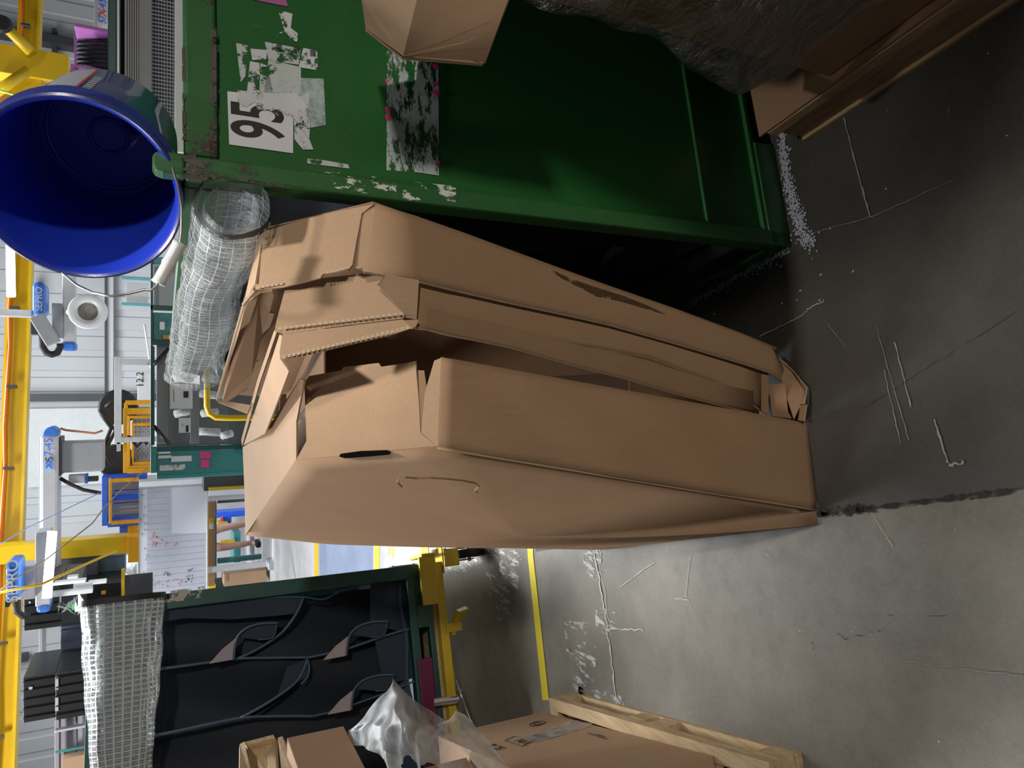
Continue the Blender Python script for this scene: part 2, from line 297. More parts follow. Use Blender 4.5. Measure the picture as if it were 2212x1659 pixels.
crack(wig((1283, 1178), (1312, 1345), 24, 1.5) + wig((1312, 1350), (1342, 1570), 26, 1.8), 0.006, CRK); crack(wig((1290, 1178), (1318, 1345), 14, 3), 0.002, CRK)
crack(wig((1312, 1358), (1390, 1360), 10, 2), 0.003, CRK); crack(wig((1493, 1200), (1482, 1290), 8, 1), 0.0022, CRK); crack(wig((1460, 1293), (1490, 1295), 6, 1.5), 0.003, CRK)
crack(wig((1340, 1268), (1415, 1215), 8, 1), 0.002, CRK); crack(wig((1883, 1105), (1930, 1180), 9, .7), 0.0016, CRK)
crack(wig((1825, 255), (1848, 345), 12, .7) + wig((1850, 350), (1882, 470), 14, .8), 0.0042, CRKD)
crack(wig((1740, 510), (1890, 466), 10, 1.2) + wig((1900, 462), (2060, 390), 16, 1.2), 0.0013, CRKD); crack(wig((1642, 727), (1720, 690), 9, 1) + wig((1722, 688), (1783, 647), 14, 3), 0.0028, CRKD)
crack(wig((2020, 906), (2050, 1000), 14, 1), 0.0045, CRKD); crack(wig((2054, 1004), (2085, 998), 6, 3), 0.005, CRKD); crack(wig((1895, 705), (1965, 950), 20, 1), 0.0016, CRKD); crack(wig((1935, 740), (1970, 880), 12, 1), 0.003, CRKD)
crack(wig((1912, 800), (1948, 960), 12, 1), 0.0018, CRKD); crack(wig((1870, 880), (2212, 665), 26, 2), 0.0014, DIRT); crack(wig((1790, 700), (1830, 750), 6, .5), 0.0012, CRKD)
crack(wig((1745, 1351), (1765, 1415), 10, 1), 0.007, SCUFF, 'scuff_mark'); crack(wig((1770, 1340), (1822, 1378), 10, 3) + wig((1822, 1380), (1905, 1362), 12, 3), 0.004, SCUFF, 'scuff_mark')
crack(wig((1760, 1112), (2212, 1058), 60, .8), 0.011, DIRT, 'joint_dirt'); crack(wig((1762, 1108), (1890, 1096), 24, 1.5), 0.022, DIRT, 'joint_dirt')
crack(wig((1870, 1328), (2100, 1330), 20, 1), 0.0014, SCUFF, 'scuff_mark'); crack(wig((1960, 1430), (2212, 1460), 20, 2), 0.002, CRKD)
# ================================================================ GREEN CONTAINER
O = V((.373, 1.415, 0)); A_ = math.radians(12.2); d1 = V((math.cos(A_), math.sin(A_), 0)); d2 = V((-math.sin(A_), math.cos(A_), 0))
g = lambda a, b, z: O + d1 * a + d2 * b + UP * z
GC = thing('steel_container', O, 'green steel container with torn number sheets on its front and an open left side', 'container')
def gb(name, a0, a1, b0, b1, z0, z1, mat, bevel=0.003, label=None, parent=None):
    m = M(); m.box(g((a0 + a1) / 2, (b0 + b1) / 2, (z0 + z1) / 2), (a1 - a0, b1 - b0, z1 - z0), d1, d2, UP); return obj(name, m, mat, parent or GC, label, bevel=bevel)
W, D, T = 1.25, 1.5, 1.50
gb('corner_post', 0, .042, 0, .05, .0, T, GREENW, .006); gb('corner_post', 0, .045, D - .05, D, 0, T, GREEN); gb('corner_post', W - .045, W, 0, .05, 0, T, GREEN)
gb('top_rail', .042, W - .045, .0, .05, T - .056, T, GREENW, .006, 'scuffed front top rail'); gb('top_rail', 0, .045, .05, D - .05, T - .05, T, GREEN)
zs1 = pP(1527, 469, g(0, .012, 0), d2).z; zs2 = pP(1646, 469, g(0, .012, 0), d2).z
gb('front_panel', .040, W - .04, .016, .022, .085, T - .05, GREEN, 0, 'smooth green front sheet'); gb('front_panel', .042, .30, .014, .022, .004, .085, GREEN, 0)
gb('stiffener', .042, W - .045, .008, .018, zs1 - .004, zs1 + .004, GREEN); gb('stiffener', .042, W - .045, .004, .018, zs2 - .008, zs2 + .008, GREEN)
gb('foot', .0, .30, .0, .05, 0.0, .075, GREEN, .004); gb('foot', 0, .05, .05, .34, 0, .05, GREEN, .004)
gb('bottom_rail', .005, .05, .05, D - .05, .10, .15, BLKP, .004, 'grimy black side bottom rail'); gb('bottom_rail', .0, .03, .3, D, .02, .08, GREEN)
gb('floor_tray', .05, W - .05, .05, D - .05, .08, .10, DGRY); gb('back_panel', .05, W - .05, D - .03, D, .1, T - .06, GREEN); gb('side_panel', W - .02, W, .05, D - .05, .1, T - .06, GREEN)
m = M(); m.grid(lambda s, t: g(.16 + .05 * math.sin(s * 19) * (1 - t) + .03 * math.sin(t * 7 + s * 5), .03 + s * (D - .08), .14 + t * 1.25), 46, 20); ln = obj('liner', m, FAB, GC, 'black fabric liner', smooth=True)
m = M(); m.grid(lambda s, t: g(.05 + t * .10, .12 + s * 1.1, .155 + .035 * math.sin(s * 9) * (1 - t) + t * .06), 30, 4); obj('liner_hem', m, plain('hem_dark', (.010, .012, .016), .8), GC, 'dark folded liner hem', smooth=True)  # hem coloured near black like the liner
# stacking tab on the corner
c0 = g(.022, .02, T); m = M(); prof = [(-.021, 0), (-.021, .035), (-.017, .048), (-.008, .052), (.008, .052), (.017, .048), (.021, .035), (.021, 0)]
m.slab([c0 + d1 * a - d2 * .02 + UP * z for a, z in prof], d2 * .03); obj('stacking_tab', m, GREENW, GC, 'chipped green corner tab', bevel=.004)
# weld / rust marks
RUST = cutout('rust_wear', (0.045, 0.032, 0.026), (1, 1, 1), 34, 0.47, 0.05, 0.7, (0.12, 0.10, 0.085)); RES = cutout('paper_residue', (0.60, 0.62, 0.63), (1, 1, 1), 26, 0.44, 0.03, 0.8, (0.42, 0.50, 0.48))
RESW = cutout('paper_scraps', (0.68, 0.68, 0.72), (1, 1, 1), 24, 0.455, 0.02, 0.8, (0.55, 0.57, 0.58)); TAPE = cutout('tape_residue', (0.56, 0.62, 0.63), (1.0, 1.0, 3.2), 17, 0.475, 0.03, 0.7, (0.33, 0.40, 0.38), 10, 0.8)
SCR = cutout('paint_chips', (0.62, 0.66, 0.60), (1.4, 1, 0.7), 22, 0.53, 0.03, 0.7)
nf = -d2
def face(pts, off): return [pP(x, y, g(0, off, 0), d2) for x, y in pts]
def sticker(name, pts, mat, off=.0145, label=None, z=0):
    m = M(); P = face(pts, off); m.slab(P, d2 * .0004); return obj(name, m, mat, GC, label)
for q in (((392, 300), (426, 305), (424, 345), (465, 350), (462, 330), (440, 326), (460, 302), (466, 350), (440, 365), (470, 372), (520, 390), (470, 392), (392, 386)),): sticker('wear_patch', q, RUST, -.0012)
sticker('wear_patch', ((393, 100), (400, 100), (403, 330), (394, 330)), RUST, -.0012); sticker('wear_patch', ((455, 60), (468, 60), (468, 326), (452, 326)), RUST, -.0012); sticker('wear_patch', ((500, 388), (600, 403), (640, 408), (600, 396), (520, 384)), RUST, -.0012)
sh = sticker('number_sheet', ((491, 197), (634, 214), (633, 331), (495, 312)), PAP, .0138, 'white sheet with the black number 95')
o_ = pP(563, 262, g(0, .0130, 0), d2); text('number', '95', o_, d1, UP, .135, INK, sh, .0003, xs=.58, ofs=.0018)
sticker('torn_label', ((513, 195), (640, 205), (632, 215), (600, 224), (560, 215), (530, 232), (512, 225)), RESW, .0127)
for q in (((548, 205), (640, 200), (672, 240), (668, 300), (632, 252), (600, 250), (585, 240), (556, 236)),): sticker('torn_label', q, RESW, .0122)
for i, q in enumerate((((510, 93), (535, 98), (530, 165), (520, 178)), ((541, 105), (577, 108), (575, 128), (545, 130)), ((572, 90), (650, 105), (645, 140), (580, 130)), ((655, 103), (685, 110), (688, 152), (645, 145)), ((580, 128), (650, 145), (650, 205), (570, 205)), ((540, 132), (560, 136), (565, 215), (532, 215)), ((562, 136), (578, 142), (590, 200), (560, 215)), ((600, 20), (632, 30), (628, 60), (643, 72), (642, 90), (584, 78), (615, 66)))): sticker('torn_label', q, RESW if i % 2 else RES, .0142)
sticker('torn_label', ((640, 168), (699, 170), (704, 270), (672, 276), (630, 214)), MT.setdefault('lint', cutout('lint_residue', (0.42, 0.52, 0.49), (1, 1, 1), 60, 0.25, 0.3, 0.8)), .0143)
sticker('torn_label', ((634, 214), (668, 200), (668, 300), (677, 323), (655, 323), (645, 312), (636, 300)), RESW, .0139)
for x, y in ((597, 100), (635, 106), (670, 114)):
    for k in range(7): sticker('barcode', ((x, y + 1.0 * 0 + k * 1.9 - 6), (x + 12, y + k * 1.9 - 6), (x + 12, y + k * 1.9 - 5.2 + .5 * (k % 2)), (x, y + k * 1.9 - 5.2 + .5 * (k % 2))), INK, .0120)
sticker('tape_strip', ((546, -60), (600, -60), (622, 14), (600, 10), (546, -1)), MT.setdefault('lil', plain('lilac_tape', (0.42, 0.12, 0.30), 0.4)), .014, 'lilac tape strip')
sticker('tape_strip', ((836, 110), (947, 118), (948, 379), (900, 372), (835, 368)), TAPE, .0138, 'large worn tape residue')
for x, y, s in ((838, 238, 6), (839, 254, 7), (942, 200, 7), (941, 180, 5), (940, 144, 6), (836, 175, 4), (946, 350, 4)): sticker('tape_scrap', ((x - s, y - s), (x + s, y - s * .6), (x + s * .8, y + s), (x - s * .7, y + s * .7)), HOT, .0132, 'hot pink tape scrap')
sticker('tape_scrap', ((664, 342), (700, 346), (752, 355), (755, 364), (664, 353)), RES, .0138)
sticker('tape_residue', ((652, 368), (740, 373), (800, 380), (856, 388), (856, 426), (790, 418), (730, 408)), SCR, -.0014); sticker('tape_residue', ((870, 390), (985, 402), (985, 440), (870, 432)), SCR, -.0014)
# rolled curtain along the open side (hangs under the left top rail)
def rollc(s, t, fl=0.0):
    b = .03 + s * (D - .10); hgt = .125 + .05 * s + .012 * math.sin(s * 14); th = .052 + .010 * math.sin(s * 9 + 1) + .012 * (s > .8) * (s - .8) * 5; a = 2 * math.pi * t
    cx = -th * .55 - .006; cz = T - .02 - hgt / 2 + .03 * s; r = 1 + .03 * math.sin(a * 5 + s * 30) + .02 * math.sin(s * 90 + a * 3)
    return g(cx + math.cos(a) * th * r, b, cz + math.sin(a) * hgt / 2 * 1.08 * r)
m = M(); m.grid(rollc, 120, 26); rc = obj('rolled_curtain', m, MESHF, GC, 'rolled clear curtain with white reinforcing threads', smooth=True)
m = M(); m.grid(lambda s, t: g(0, 0, 0) + (rollc(s, t) - g(-.035, .03 + s * (D - .1), T - .08)) * .72 + g(-.035, .03 + s * (D - .1), T - .08) - O, 40, 14); obj('inner_wrap', m, FILM4, rc, smooth=True)
m = M(); m.grid(lambda s, t: rollc(s * .018 - .012, t) + (rollc(s * .018 - .012, t) - g(-.035, .02, T - .08)) * .004, 2, 24); obj('end_band', m, BLK, rc, 'frayed black end band', smooth=True)
m = M(); P = [rollc(s, t) + (-d1) * .004 for s, t in ((.80, .40), (.90, .40), (.90, .52), (.80, .52))]; m.add(P, [(0, 1, 2, 3)]); obj('label_tag', m, PAP, rc)
# ================================================================ BLUE BUCKET
Cm = V((.338, 1.475, T + .1665)); ax = V((.545, .835, -.085)).normalized()
BK = thing('paint_bucket', g(.10, .10, T), 'blue plastic bucket lying on its side on top of the green container', 'bucket')
m = M(); m.lathe(Cm, ax, [(0.0, .1585), (-.003, .162), (0, .166), (.012, .1665), (.014, .160), (.045, .159), (.047, .1665), (.052, .1665), (.054, .1545), (.36, .134), (.368, .131), (.37, .12), (.366, .0)], 72)
obj('bucket_body', m, BUCKO, BK, smooth=True, split=.6)
m = M(); m.lathe(Cm, ax, [(0.0, .1585), (.006, .153), (.352, .131), (.356, .127), (.357, .0)], 72); inn = obj('bucket_inside', m, BUCK, BK, 'matt blue inner wall', smooth=True, split=.7)
m = M(); m.lathe(Cm, ax, [(.353, .118), (.349, .114), (.353, .110)], 48); m.lathe(Cm, ax, [(.354, .040), (.350, .036), (.354, .032)], 40); obj('moulded_ring', m, BUCK, inn, smooth=True)
upc = V((0, 0, 1)); LB = lambda h0, h1, a0, a1, e: M().lathe(Cm, ax, [(h0, .1545 - .066 * (h0 - .054) + e), (h1, .1545 - .066 * (h1 - .054) + e)], 24, a0, a1, ref=upc)
sd = ax.cross(upc)
LG_ = plain('label_gold', (0.55, 0.42, 0.12), 0.3)
lab = obj('bucket_label', LB(.075, .34, 1.0, 1.45, .0008), MT.setdefault('lbl', plain('label_white', (0.66, 0.69, 0.78), 0.25, coat=.6)), BK, 'glossy white printed label', smooth=True)
obj('label_stripe', LB(.07, .34, 1.455, 1.485, .0014), RED, lab, smooth=True); obj('label_stripe', LB(.07, .34, .62, .74, .0014), LG_, lab, smooth=True); obj('label_band', LB(.07, .34, .74, .96, .0010), RBLU, lab, smooth=True); obj('label_stripe', LB(.07, .34, .96, 1.0, .0014), LG_, lab, smooth=True)
for k_ in range(7): obj('label_print', LB(.10 + k_ * .022, .115 + k_ * .022, 1.53, 1.62, .0012), MT['lbl'], lab, smooth=True)
hp = [pY(x, y, Y) for x, y, Y in ((296, 256, 1.50), (330, 290, 1.47), (366, 340, 1.43), (384, 400, 1.40), (392, 450, 1.385), (391, 500, 1.38), (388, 526, 1.378), (364, 572, 1.375), (342, 612, 1.375), (326, 628, 1.378), (312, 626, 1.38), (280, 634, 1.385), (240, 640, 1.39), (200, 632, 1.41), (165, 615, 1.46), (135, 590, 1.56))]
m = M(); m.tube(hp, .0021, 8); hd = obj('bucket_handle', m, STEEL, BK, 'bent steel wire handle', smooth=True)
gp = [hp[6].lerp(hp[8], k / 12) for k in range(13)]; m = M(); m.tube(gp, [.0125 if k in (0, 6, 12) else .0108 for k in range(13)], 14); obj('grip', m, WHT, hd, 'white plastic handle grip', smooth=True)
for p in (hp[0],): m = M(); m.lathe(p + ax * .01, (p - Cm), [(-.03, .018), (.002, .018), (.004, .012), (.008, 0)], 14); obj('handle_ear', m, BUCKO, BK, smooth=True, split=.6)
# ================================================================ CARDBOARD TRAYS (long shallow cartons stood on end)
def flat(P):   # press a sheet's corners into one plane
    c = sum(P, V((0, 0, 0))) / len(P); n = V((0, 0, 0))
    for i in range(len(P)): n += (P[i] - c).cross(P[(i + 1) % len(P)] - c)
    n.normalize(); out = []
    for p in P:
        d = p - CAM; den = d.dot(n); k = (c - CAM).dot(n) / den if abs(den) > 1e-4 else 1
        out.append(CAM + d * k if abs(k - 1) < .09 else p)
    return out
def panel(name, P, par, mat=KB, th=.004, label=None, fl=True): m = M(); m.slabn(flat(P) if fl else P, th); return obj(name, m, mat, par, label)
def sub(name, fn, par, mat, nu=24, nv=8, th=.004, label=None):
    m = M(); m.grid(fn, nu, nv); return obj(name, m, mat, par, label, smooth=True, solid=th)
def bil(a, b, c, d, bulge=0.0, n=None, wob=0.0):
    def f(s, t):
        p = a.lerp(b, s).lerp(d.lerp(c, s), t)
        if bulge: p = p + n * (bulge * 4 * s * (1 - s) * (0.5 + 0.5 * 4 * t * (1 - t)))
        if wob: p = p + (n or V((0, -1, 0))) * (wob * math.sin(s * 17 + t * 3) * math.sin(s * 5 + 2 * t))
        return p
    return f
# --- tray A: nearest carton
TA = thing('carton', pZ(1765, 1000), 'nearest tall brown carton standing on end, big closed side facing left', 'box')
b0 = pZ(1762, 1100, .006); b0b = pZ(1768, 1132, .004); b1 = pY(945, 965, 1.33); b2 = pY(640, 993, 1.62); b3 = pY(530, 1156, 2.55); b4 = pZ(1300, 1186, .004)
bn = V((-.965, -.26, 0))
ring = [b0, b1, b2, b3, b3.lerp(b4, .25), b3.lerp(b4, .5), b3.lerp(b4, .75), b4, b4.lerp(b0b, .5), b0b]
ring[4] = pY(700, 1174, 2.50); ring[5] = pY(900, 1180, 2.45); ring[6] = pY(1100, 1182, 2.40)
dense = []
for i in range(len(ring)):
    a, b = ring[i], ring[(i + 1) % len(ring)]; k = max(1, int((b - a).length / .07)); dense += [a.lerp(b, j / k) for j in range(k)]
cen = sum(dense, V((0, 0, 0))) / len(dense); cen = (b1 + b4 + b3 + b0) / 4; m = M(); R_ = 12; n_ = len(dense)
for r in range(R_, 0, -1):
    f = r / R_; m.v += [cen + (p - cen) * f + bn * (.050 * (1 - f ** 2)) for p in dense]
m.v.append(cen + bn * .05)
for r in range(R_ - 1):
    for i in range(n_): m.f.append((r * n_ + i, r * n_ + (i + 1) % n_, (r + 1) * n_ + (i + 1) % n_, (r + 1) * n_ + i))
for i in range(n_): m.f.append(((R_ - 1) * n_ + i, (R_ - 1) * n_ + (i + 1) % n_, R_ * n_))
base = obj('base_panel', m, KB, TA, 'large bowed closed side', smooth=True, solid=.004)
f0 = pY(1748, 916, 1.37); f1 = pY(953, 773, 1.355); f1n = pY(938, 779, 1.36)
sub('front_wall', bil(b1, b0, f0, f1, .012, V((0, -1, 0)), .002), TA, KB, 40, 10)
panel('corner_tab', [b1, f1, f1n, pY(917, 850, 1.375), pY(910, 935, 1.36)], TA, KB2, label='folded corner tab in the lit cardboard tone')
panel('corner_tab', [pY(939, 960, 1.345), pY(910, 935, 1.37), pY(903, 800, 1.42), pY(916, 800, 1.41)], TA, KB3)
ca = [b2, pY(662, 952, 1.60), pY(657, 820, 1.665), pY(662, 820, 1.66), pY(668, 812, 1.655), pY(720, 803, 1.60), pY(738, 800, 1.58), pY(742, 793, 1.575), pY(818, 784, 1.50), pY(823, 792, 1.495), pY(860, 787, 1.455), pY(898, 780, 1.42), pY(899, 800, 1.415), pY(905, 870, 1.395), pY(908, 934, 1.375), b1]
panel('shoulder_flap', ca, TA, KB2, label='slanted torn shoulder flap with hand hole')
m = M(); hc = [pP(x, y, b1 + (CAM - b1).normalized() * .002, (b2 - b1).cross(ca[2] - b1)) for x, y in ((732, 986), (736, 980), (780, 974), (836, 972), (845, 976), (841, 982), (800, 986), (745, 990))]; m.slabn(hc, .0006); obj('hand_hole', m, HOLE, TA, 'dark oval hand hole')
panel('top_wall', [b2, b3, pY(528, 1060, 2.4), pY(524, 966, 2.25), pY(572, 936, 2.0), pY(642, 826, 1.70), pY(647, 817, 1.68), pY(657, 822, 1.665), pY(640, 910, 1.64)], TA, KB2, label='top wall in the lit cardboard tone, with tape strip')
def onb(x, y):   # point just outside the bowed base
    pts = pP(x, y, cen + bn * .053, bn); return pts
m = M(); arc = [(868, 1052), (858, 1042), (862, 1034), (875, 1031), (900, 1033), (930, 1032), (965, 1034), (1000, 1038), (1025, 1043), (1034, 1050), (1026, 1060), (1031, 1064)]; m.tube([onb(x, y) for x, y in arc], .0007, 5); obj('perforation', m, KB2, TA)
m = M(); m.slabn([onb(*p) + bn * .0 for p in ((1748, 1096), (1763, 1094), (1764, 1110), (1750, 1111))], .0006); obj('slot', m, HOLE, TA, 'small black square slot')
m = M(); m.tube([b1.lerp(b0, k / 30) + V((-.002, -.001, 0)) for k in range(31)], .0028, 6); obj('fold_edge', m, KB2, TA, smooth=True)
for xx in (1493, 1180):   # crease lines in the front wall
    pa = pY(xx, 930 if xx > 1300 else 890, 1.335); pb = pY(xx + 4, 1030 if xx > 1300 else 990, 1.325)
EDGE = lambda pts, par, r=.0022: obj('cut_edge', M().tube(pts, r, 5), CORR, par)
EDGE([b0 + UP * .001, f0], TA, .003); EDGE([f1, f0], TA)
# --- tray C: farthest carton, leaning on the container post, open side facing left
TC = thing('carton', pZ(1705, 800), 'rearmost long brown carton leaning against the green post, water stain near its foot', 'box')
yw = lambda v, off=0.0: 1.35 + (v - 800) / 890 * .10 + off if v >= 800 else 1.35 + (800 - v) / 235 * .13 + off
o0 = pY(1690, 757, 1.45); o1 = pY(800, 440, 1.35); o2 = pY(567, 492, 1.48); i0 = pY(1699, 826, 1.425); i1 = pY(785, 587, 1.335); i2 = pY(552, 626, 1.46)
L = [pY(786, 588, yw(786, -.02)), pY(900, 608, yw(900, -.02)), pY(1000, 632, yw(1000, -.02)), pY(1100, 655, yw(1100, -.02)), pY(1237, 684, yw(1237, -.02)), pY(1315, 702, yw(1315, -.02)), pY(1460, 743, yw(1460, -.02)), pY(1608, 787, yw(1608, -.02)), pY(1665, 806, yw(1665, -.02)), pY(1699, 828, yw(1699, -.02))]
Rr = [pY(812, 441, yw(812)), pY(900, 468, yw(900)), pY(1000, 503, yw(1000)), pY(1100, 540, yw(1100)), pY(1237, 590, yw(1237)), pY(1315, 618, yw(1315)), pY(1460, 668, yw(1460)), pY(1600, 720, yw(1600)), pY(1665, 746, yw(1665)), pY(1678, 770, yw(1678))]
def strip(name, L_, R2, par, mat, bul=0.0, label=None, n=V((0, -1, 0)), sol=.004):
    m = M(); k = len(L_); w_ = 8
    for i in range(k):
        for j in range(w_ + 1): t = j / w_; m.v.append(L_[i].lerp(R2[i], t) + n * (bul * 4 * t * (1 - t)))
    for i in range(k - 1):
        for j in range(w_): a = i * (w_ + 1) + j; m.f.append((a, a + 1, a + w_ + 2, a + w_ + 1))
    return obj(name, m, mat, par, label, smooth=True, solid=sol)
strip('front_wall', L, Rr, TC, KB, .006)
panel('shoulder_flap', [pY(570, 500, 1.475), pY(640, 478, 1.44), pY(712, 460, 1.40), pY(808, 440, 1.35), pY(781, 462, 1.358), pY(776, 490, 1.356), pY(770, 520, 1.352), pY(761, 572, 1.345), pY(752, 583, 1.345), pY(698, 592, 1.372), pY(692, 600, 1.374), pY(640, 613, 1.405), pY(612, 620, 1.422), pY(552, 626, 1.46), pY(551, 610, 1.46)], TC, KB2, label='slanted shoulder flap catching a shadow')
panel('corner_tab', [pY(790, 445, 1.358), pY(812, 441, 1.352), pY(800, 520, 1.345), pY(793, 588, 1.335), pY(768, 578, 1.345), pY(770, 555, 1.35), pY(782, 480, 1.358)], TC, KB2)
panel('top_wall', [pY(569, 500, 1.48), pY(551, 612, 1.462), pY(526, 657, 1.56), pY(530, 640, 1.6), pY(538, 600, 1.60), pY(556, 520, 1.52)], TC, KB2)
panel('top_wall', [pY(529, 640, 1.58), pY(526, 658, 1.58), pY(466, 865, 2.2), pY(469, 850, 2.25)], TC, KB2)
m = M(); fl = [(531, 656), (560, 634), (588, 628), (591, 640), (582, 676), (593, 677), (583, 707), (566, 722), (560, 750), (554, 782), (563, 777), (560, 795), (544, 808), (536, 839), (510, 856), (487, 870), (481, 866), (500, 770)]
m.slabn([pY(x, y, 1.62 + (y - 640) / 230 * .55) for x, y in fl], .004); obj('notched_flap', m, KB2, TC, 'folded flap with notched edge')
panel('end_flap', [pY(470, 868, 2.2), pY(468, 858, 2.3), pY(500, 868, 2.15), pY(541, 875, 1.98), pY(534, 893, 2.02)], TC, KB2)
panel('base_panel', [pY(1690, 757, 1.47), pY(806, 438, 1.372), pY(569, 495, 1.50), pY(470, 850, 2.4), pZ(1180, 900, .01), pZ(1640, 790, .01)], TC, KB3, .003, None, False)
obj('water_stain', M().slabn([pP(x, y, Rr[4] + V((0, -.010, 0)), (Rr[7] - Rr[1]).cross(L[4] - Rr[4])) for x, y in ((1192, 582), (1230, 600), (1280, 618), (1350, 640), (1400, 660), (1440, 680), (1400, 668), (1340, 650), (1290, 640), (1250, 618), (1215, 600))], .0004), MT.setdefault('stain', cutout('damp_stain', (0.085, 0.045, 0.02), (1, 1, 1), 30, 0.40, 0.15, .8)), TC, 'dark damp stain')
EDGE(L, TC, .0026); EDGE([pY(526, 657, 1.55), pY(551, 626, 1.455)], TC, .004)
# --- trays B1, B2 nested inside C
def nested(label, Lp, off, dy, chamfer, extra, mat):
    T_ = thing('carton', pZ(1640, 860), label, 'box', 'nested cartons in the leaning stack')
    Lq = [pY(x, y, yw(x, off)) for x, y in Lp]; Rq = [pY(x, y - dy, yw(x, off + .012)) for x, y in Lp]
    strip('front_wall', Lq, Rq, T_, mat, .004); EDGE(Lq, T_, .0024)
    panel('shoulder_flap', [pY(x, y, yw(x, off)) for x, y in chamfer], T_, KB2)
    for nm, P, mt in extra: panel(nm, [pY(*q) for q in P], T_, mt)
    return T_
nested('middle nested carton with a creased front wall, just inside the rearmost carton', [(875, 681), (905, 688), (963, 705), (1000, 700), (1100, 717), (1237, 746), (1310, 757), (1404, 774), (1470, 800), (1541, 826), (1600, 858), (1645, 888)], -.012, 92,
       [(619, 612), (700, 600), (840, 585), (815, 616), (845, 648), (876, 681), (870, 688), (735, 704), (612, 721), (593, 716), (598, 690)],
       (('corner_tab', ((836, 592, 1.335), (905, 605, 1.33), (900, 690, 1.325), (880, 686, 1.325), (846, 648, 1.33), (817, 616, 1.335)), KB2), ('top_wall', ((592, 714, 1.47), (598, 716, 1.47), (560, 830, 1.95), (523, 964, 2.35), (521, 950, 2.35), (556, 820, 1.93)), KB2)), KB)
nested('innermost nested carton with a torn white-edged flap, next to the dark gap', [(892, 708), (925, 712), (963, 722), (1000, 730), (1100, 751), (1241, 791), (1350, 818), (1445, 847), (1540, 872), (1625, 892)], -.020, 55,
       [(610, 722), (735, 706), (870, 690), (880, 700), (891, 708), (840, 725), (740, 748), (660, 768), (605, 777), (604, 760)],
       (('corner_tab', ((872, 692, 1.33), (905, 690, 1.325), (898, 706, 1.32), (890, 709, 1.32)), KB2), ('top_wall', ((604, 722, 1.475), (610, 727, 1.475), (605, 775, 1.46), (624, 802, 1.47), (606, 850, 1.65), (572, 937, 1.98), (526, 962, 2.28), (560, 860, 1.95)), KB2)), KB3)
# added sheets that keep light and the floor view out of the carton gap
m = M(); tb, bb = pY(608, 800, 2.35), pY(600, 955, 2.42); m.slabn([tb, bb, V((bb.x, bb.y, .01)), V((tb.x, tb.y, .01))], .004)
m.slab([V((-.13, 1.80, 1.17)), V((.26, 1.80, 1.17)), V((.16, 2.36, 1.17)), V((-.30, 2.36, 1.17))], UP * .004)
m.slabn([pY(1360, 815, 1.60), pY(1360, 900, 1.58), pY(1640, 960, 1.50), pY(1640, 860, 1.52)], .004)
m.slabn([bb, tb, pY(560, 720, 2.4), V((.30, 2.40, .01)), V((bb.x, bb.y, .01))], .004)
obj('carton', m, KB3, label='added cardboard sheets shutting light out of the gap between the nearest and the nested cartons', cat='box')
# crumpled foot flaps
TF = thing('carton_scrap', pZ(1740, 850), 'crushed cardboard flaps poking out at the foot of the leaning cartons', 'cardboard')
for P in (((1678, 772, 1.46), (1700, 785, 1.44), (1742, 838, 1.36), (1731, 872, 1.36), (1715, 906, 1.37), (1690, 830, 1.41)), ((1731, 872, 1.355), (1743, 838, 1.355), (1741, 860, 1.35), (1736, 874, 1.35)), ((1742, 872, 1.352), (1738, 910, 1.355), (1724, 908, 1.36), (1730, 876, 1.358)), ((1697, 828, 1.40), (1699, 860, 1.39), (1702, 890, 1.385), (1712, 905, 1.38), (1668, 898, 1.42), (1660, 830, 1.44)), ((1645, 800, 1.44), (1660, 800, 1.44), (1660, 896, 1.41), (1646, 890, 1.41))):
    panel('flap', [pY(*q) for q in P], TF, KB3, .003)
EDGE([pY(1683, 775, 1.452), pY(1712, 800, 1.41), pY(1743, 838, 1.352), pY(1738, 872, 1.35)], TF, .0022); EDGE([pY(1743, 874, 1.35), pY(1737, 910, 1.35)], TF, .0022)
# ================================================================ RIGHT: pallet, wrapped carton, jutting carton
pr1 = pZ(1740, 298); pr2 = pZ(2190, 0); pd = (pr2 - pr1).normalized(); pn = V((-pd.y, pd.x, 0)); pn = pn if pn.x > 0 else -pn; LP = 1.85  # pallet lengthened out of view along with the stretched carton
def pb_(p0, dd, nn, name, a0, a1, b0, b1, z0, z1, mat, par): m = M(); m.box(p0 + dd * (a0 + a1) / 2 + nn * (b0 + b1) / 2 + UP * (z0 + z1) / 2, (a1 - a0, b1 - b0, z1 - z0), dd, nn, UP); return obj(name, m, mat, par, bevel=.002)
RP = thing('wooden_pallet', pr1, 'wooden pallet under the film wrapped carton at the right, beside the green container', 'pallet')
for b in (0, .5): pb_(pr1, pd, pn, 'stringer', 0, LP, b, b + .035, .016, .115, WOOD, RP)
pb_(pr1, pd, pn, 'stringer', .0, LP, .10, .135, .016, .115, WOOD, RP)
for k in range(9): pb_(pr1, pd, pn, 'deck_board', .0 + k * .205, .10 + k * .205, -.004, .9, .115, .133, WOOD, RP)
pb_(pr1, pd, pn, 'bottom_board', .0, .09, 0, .9, .0, .016, WOOD, RP); pb_(pr1, pd, pn, 'bottom_board', 0, LP, -.01, .07, .0, .014, WOOD, RP)
pb_(pr1, pd, pn, 'edge_board', .0, LP, -.012, .006, .105, .14, WOOD, RP)
m = M(); m.slab([pr1 + pd * a + pn * b + UP * .142 for a, b in ((-.02, -.01), (LP, -.004), (LP, .9), (-.02, .9))], UP * .006); obj('slip_sheet', m, KB3, label='brown cardboard slip sheet lying on the right wooden pallet', cat='cardboard sheet')
bc = pZ(1790, 165, .152); WC = thing('wrapped_carton', bc, 'tall brown carton under clear film on the right pallet', 'box')
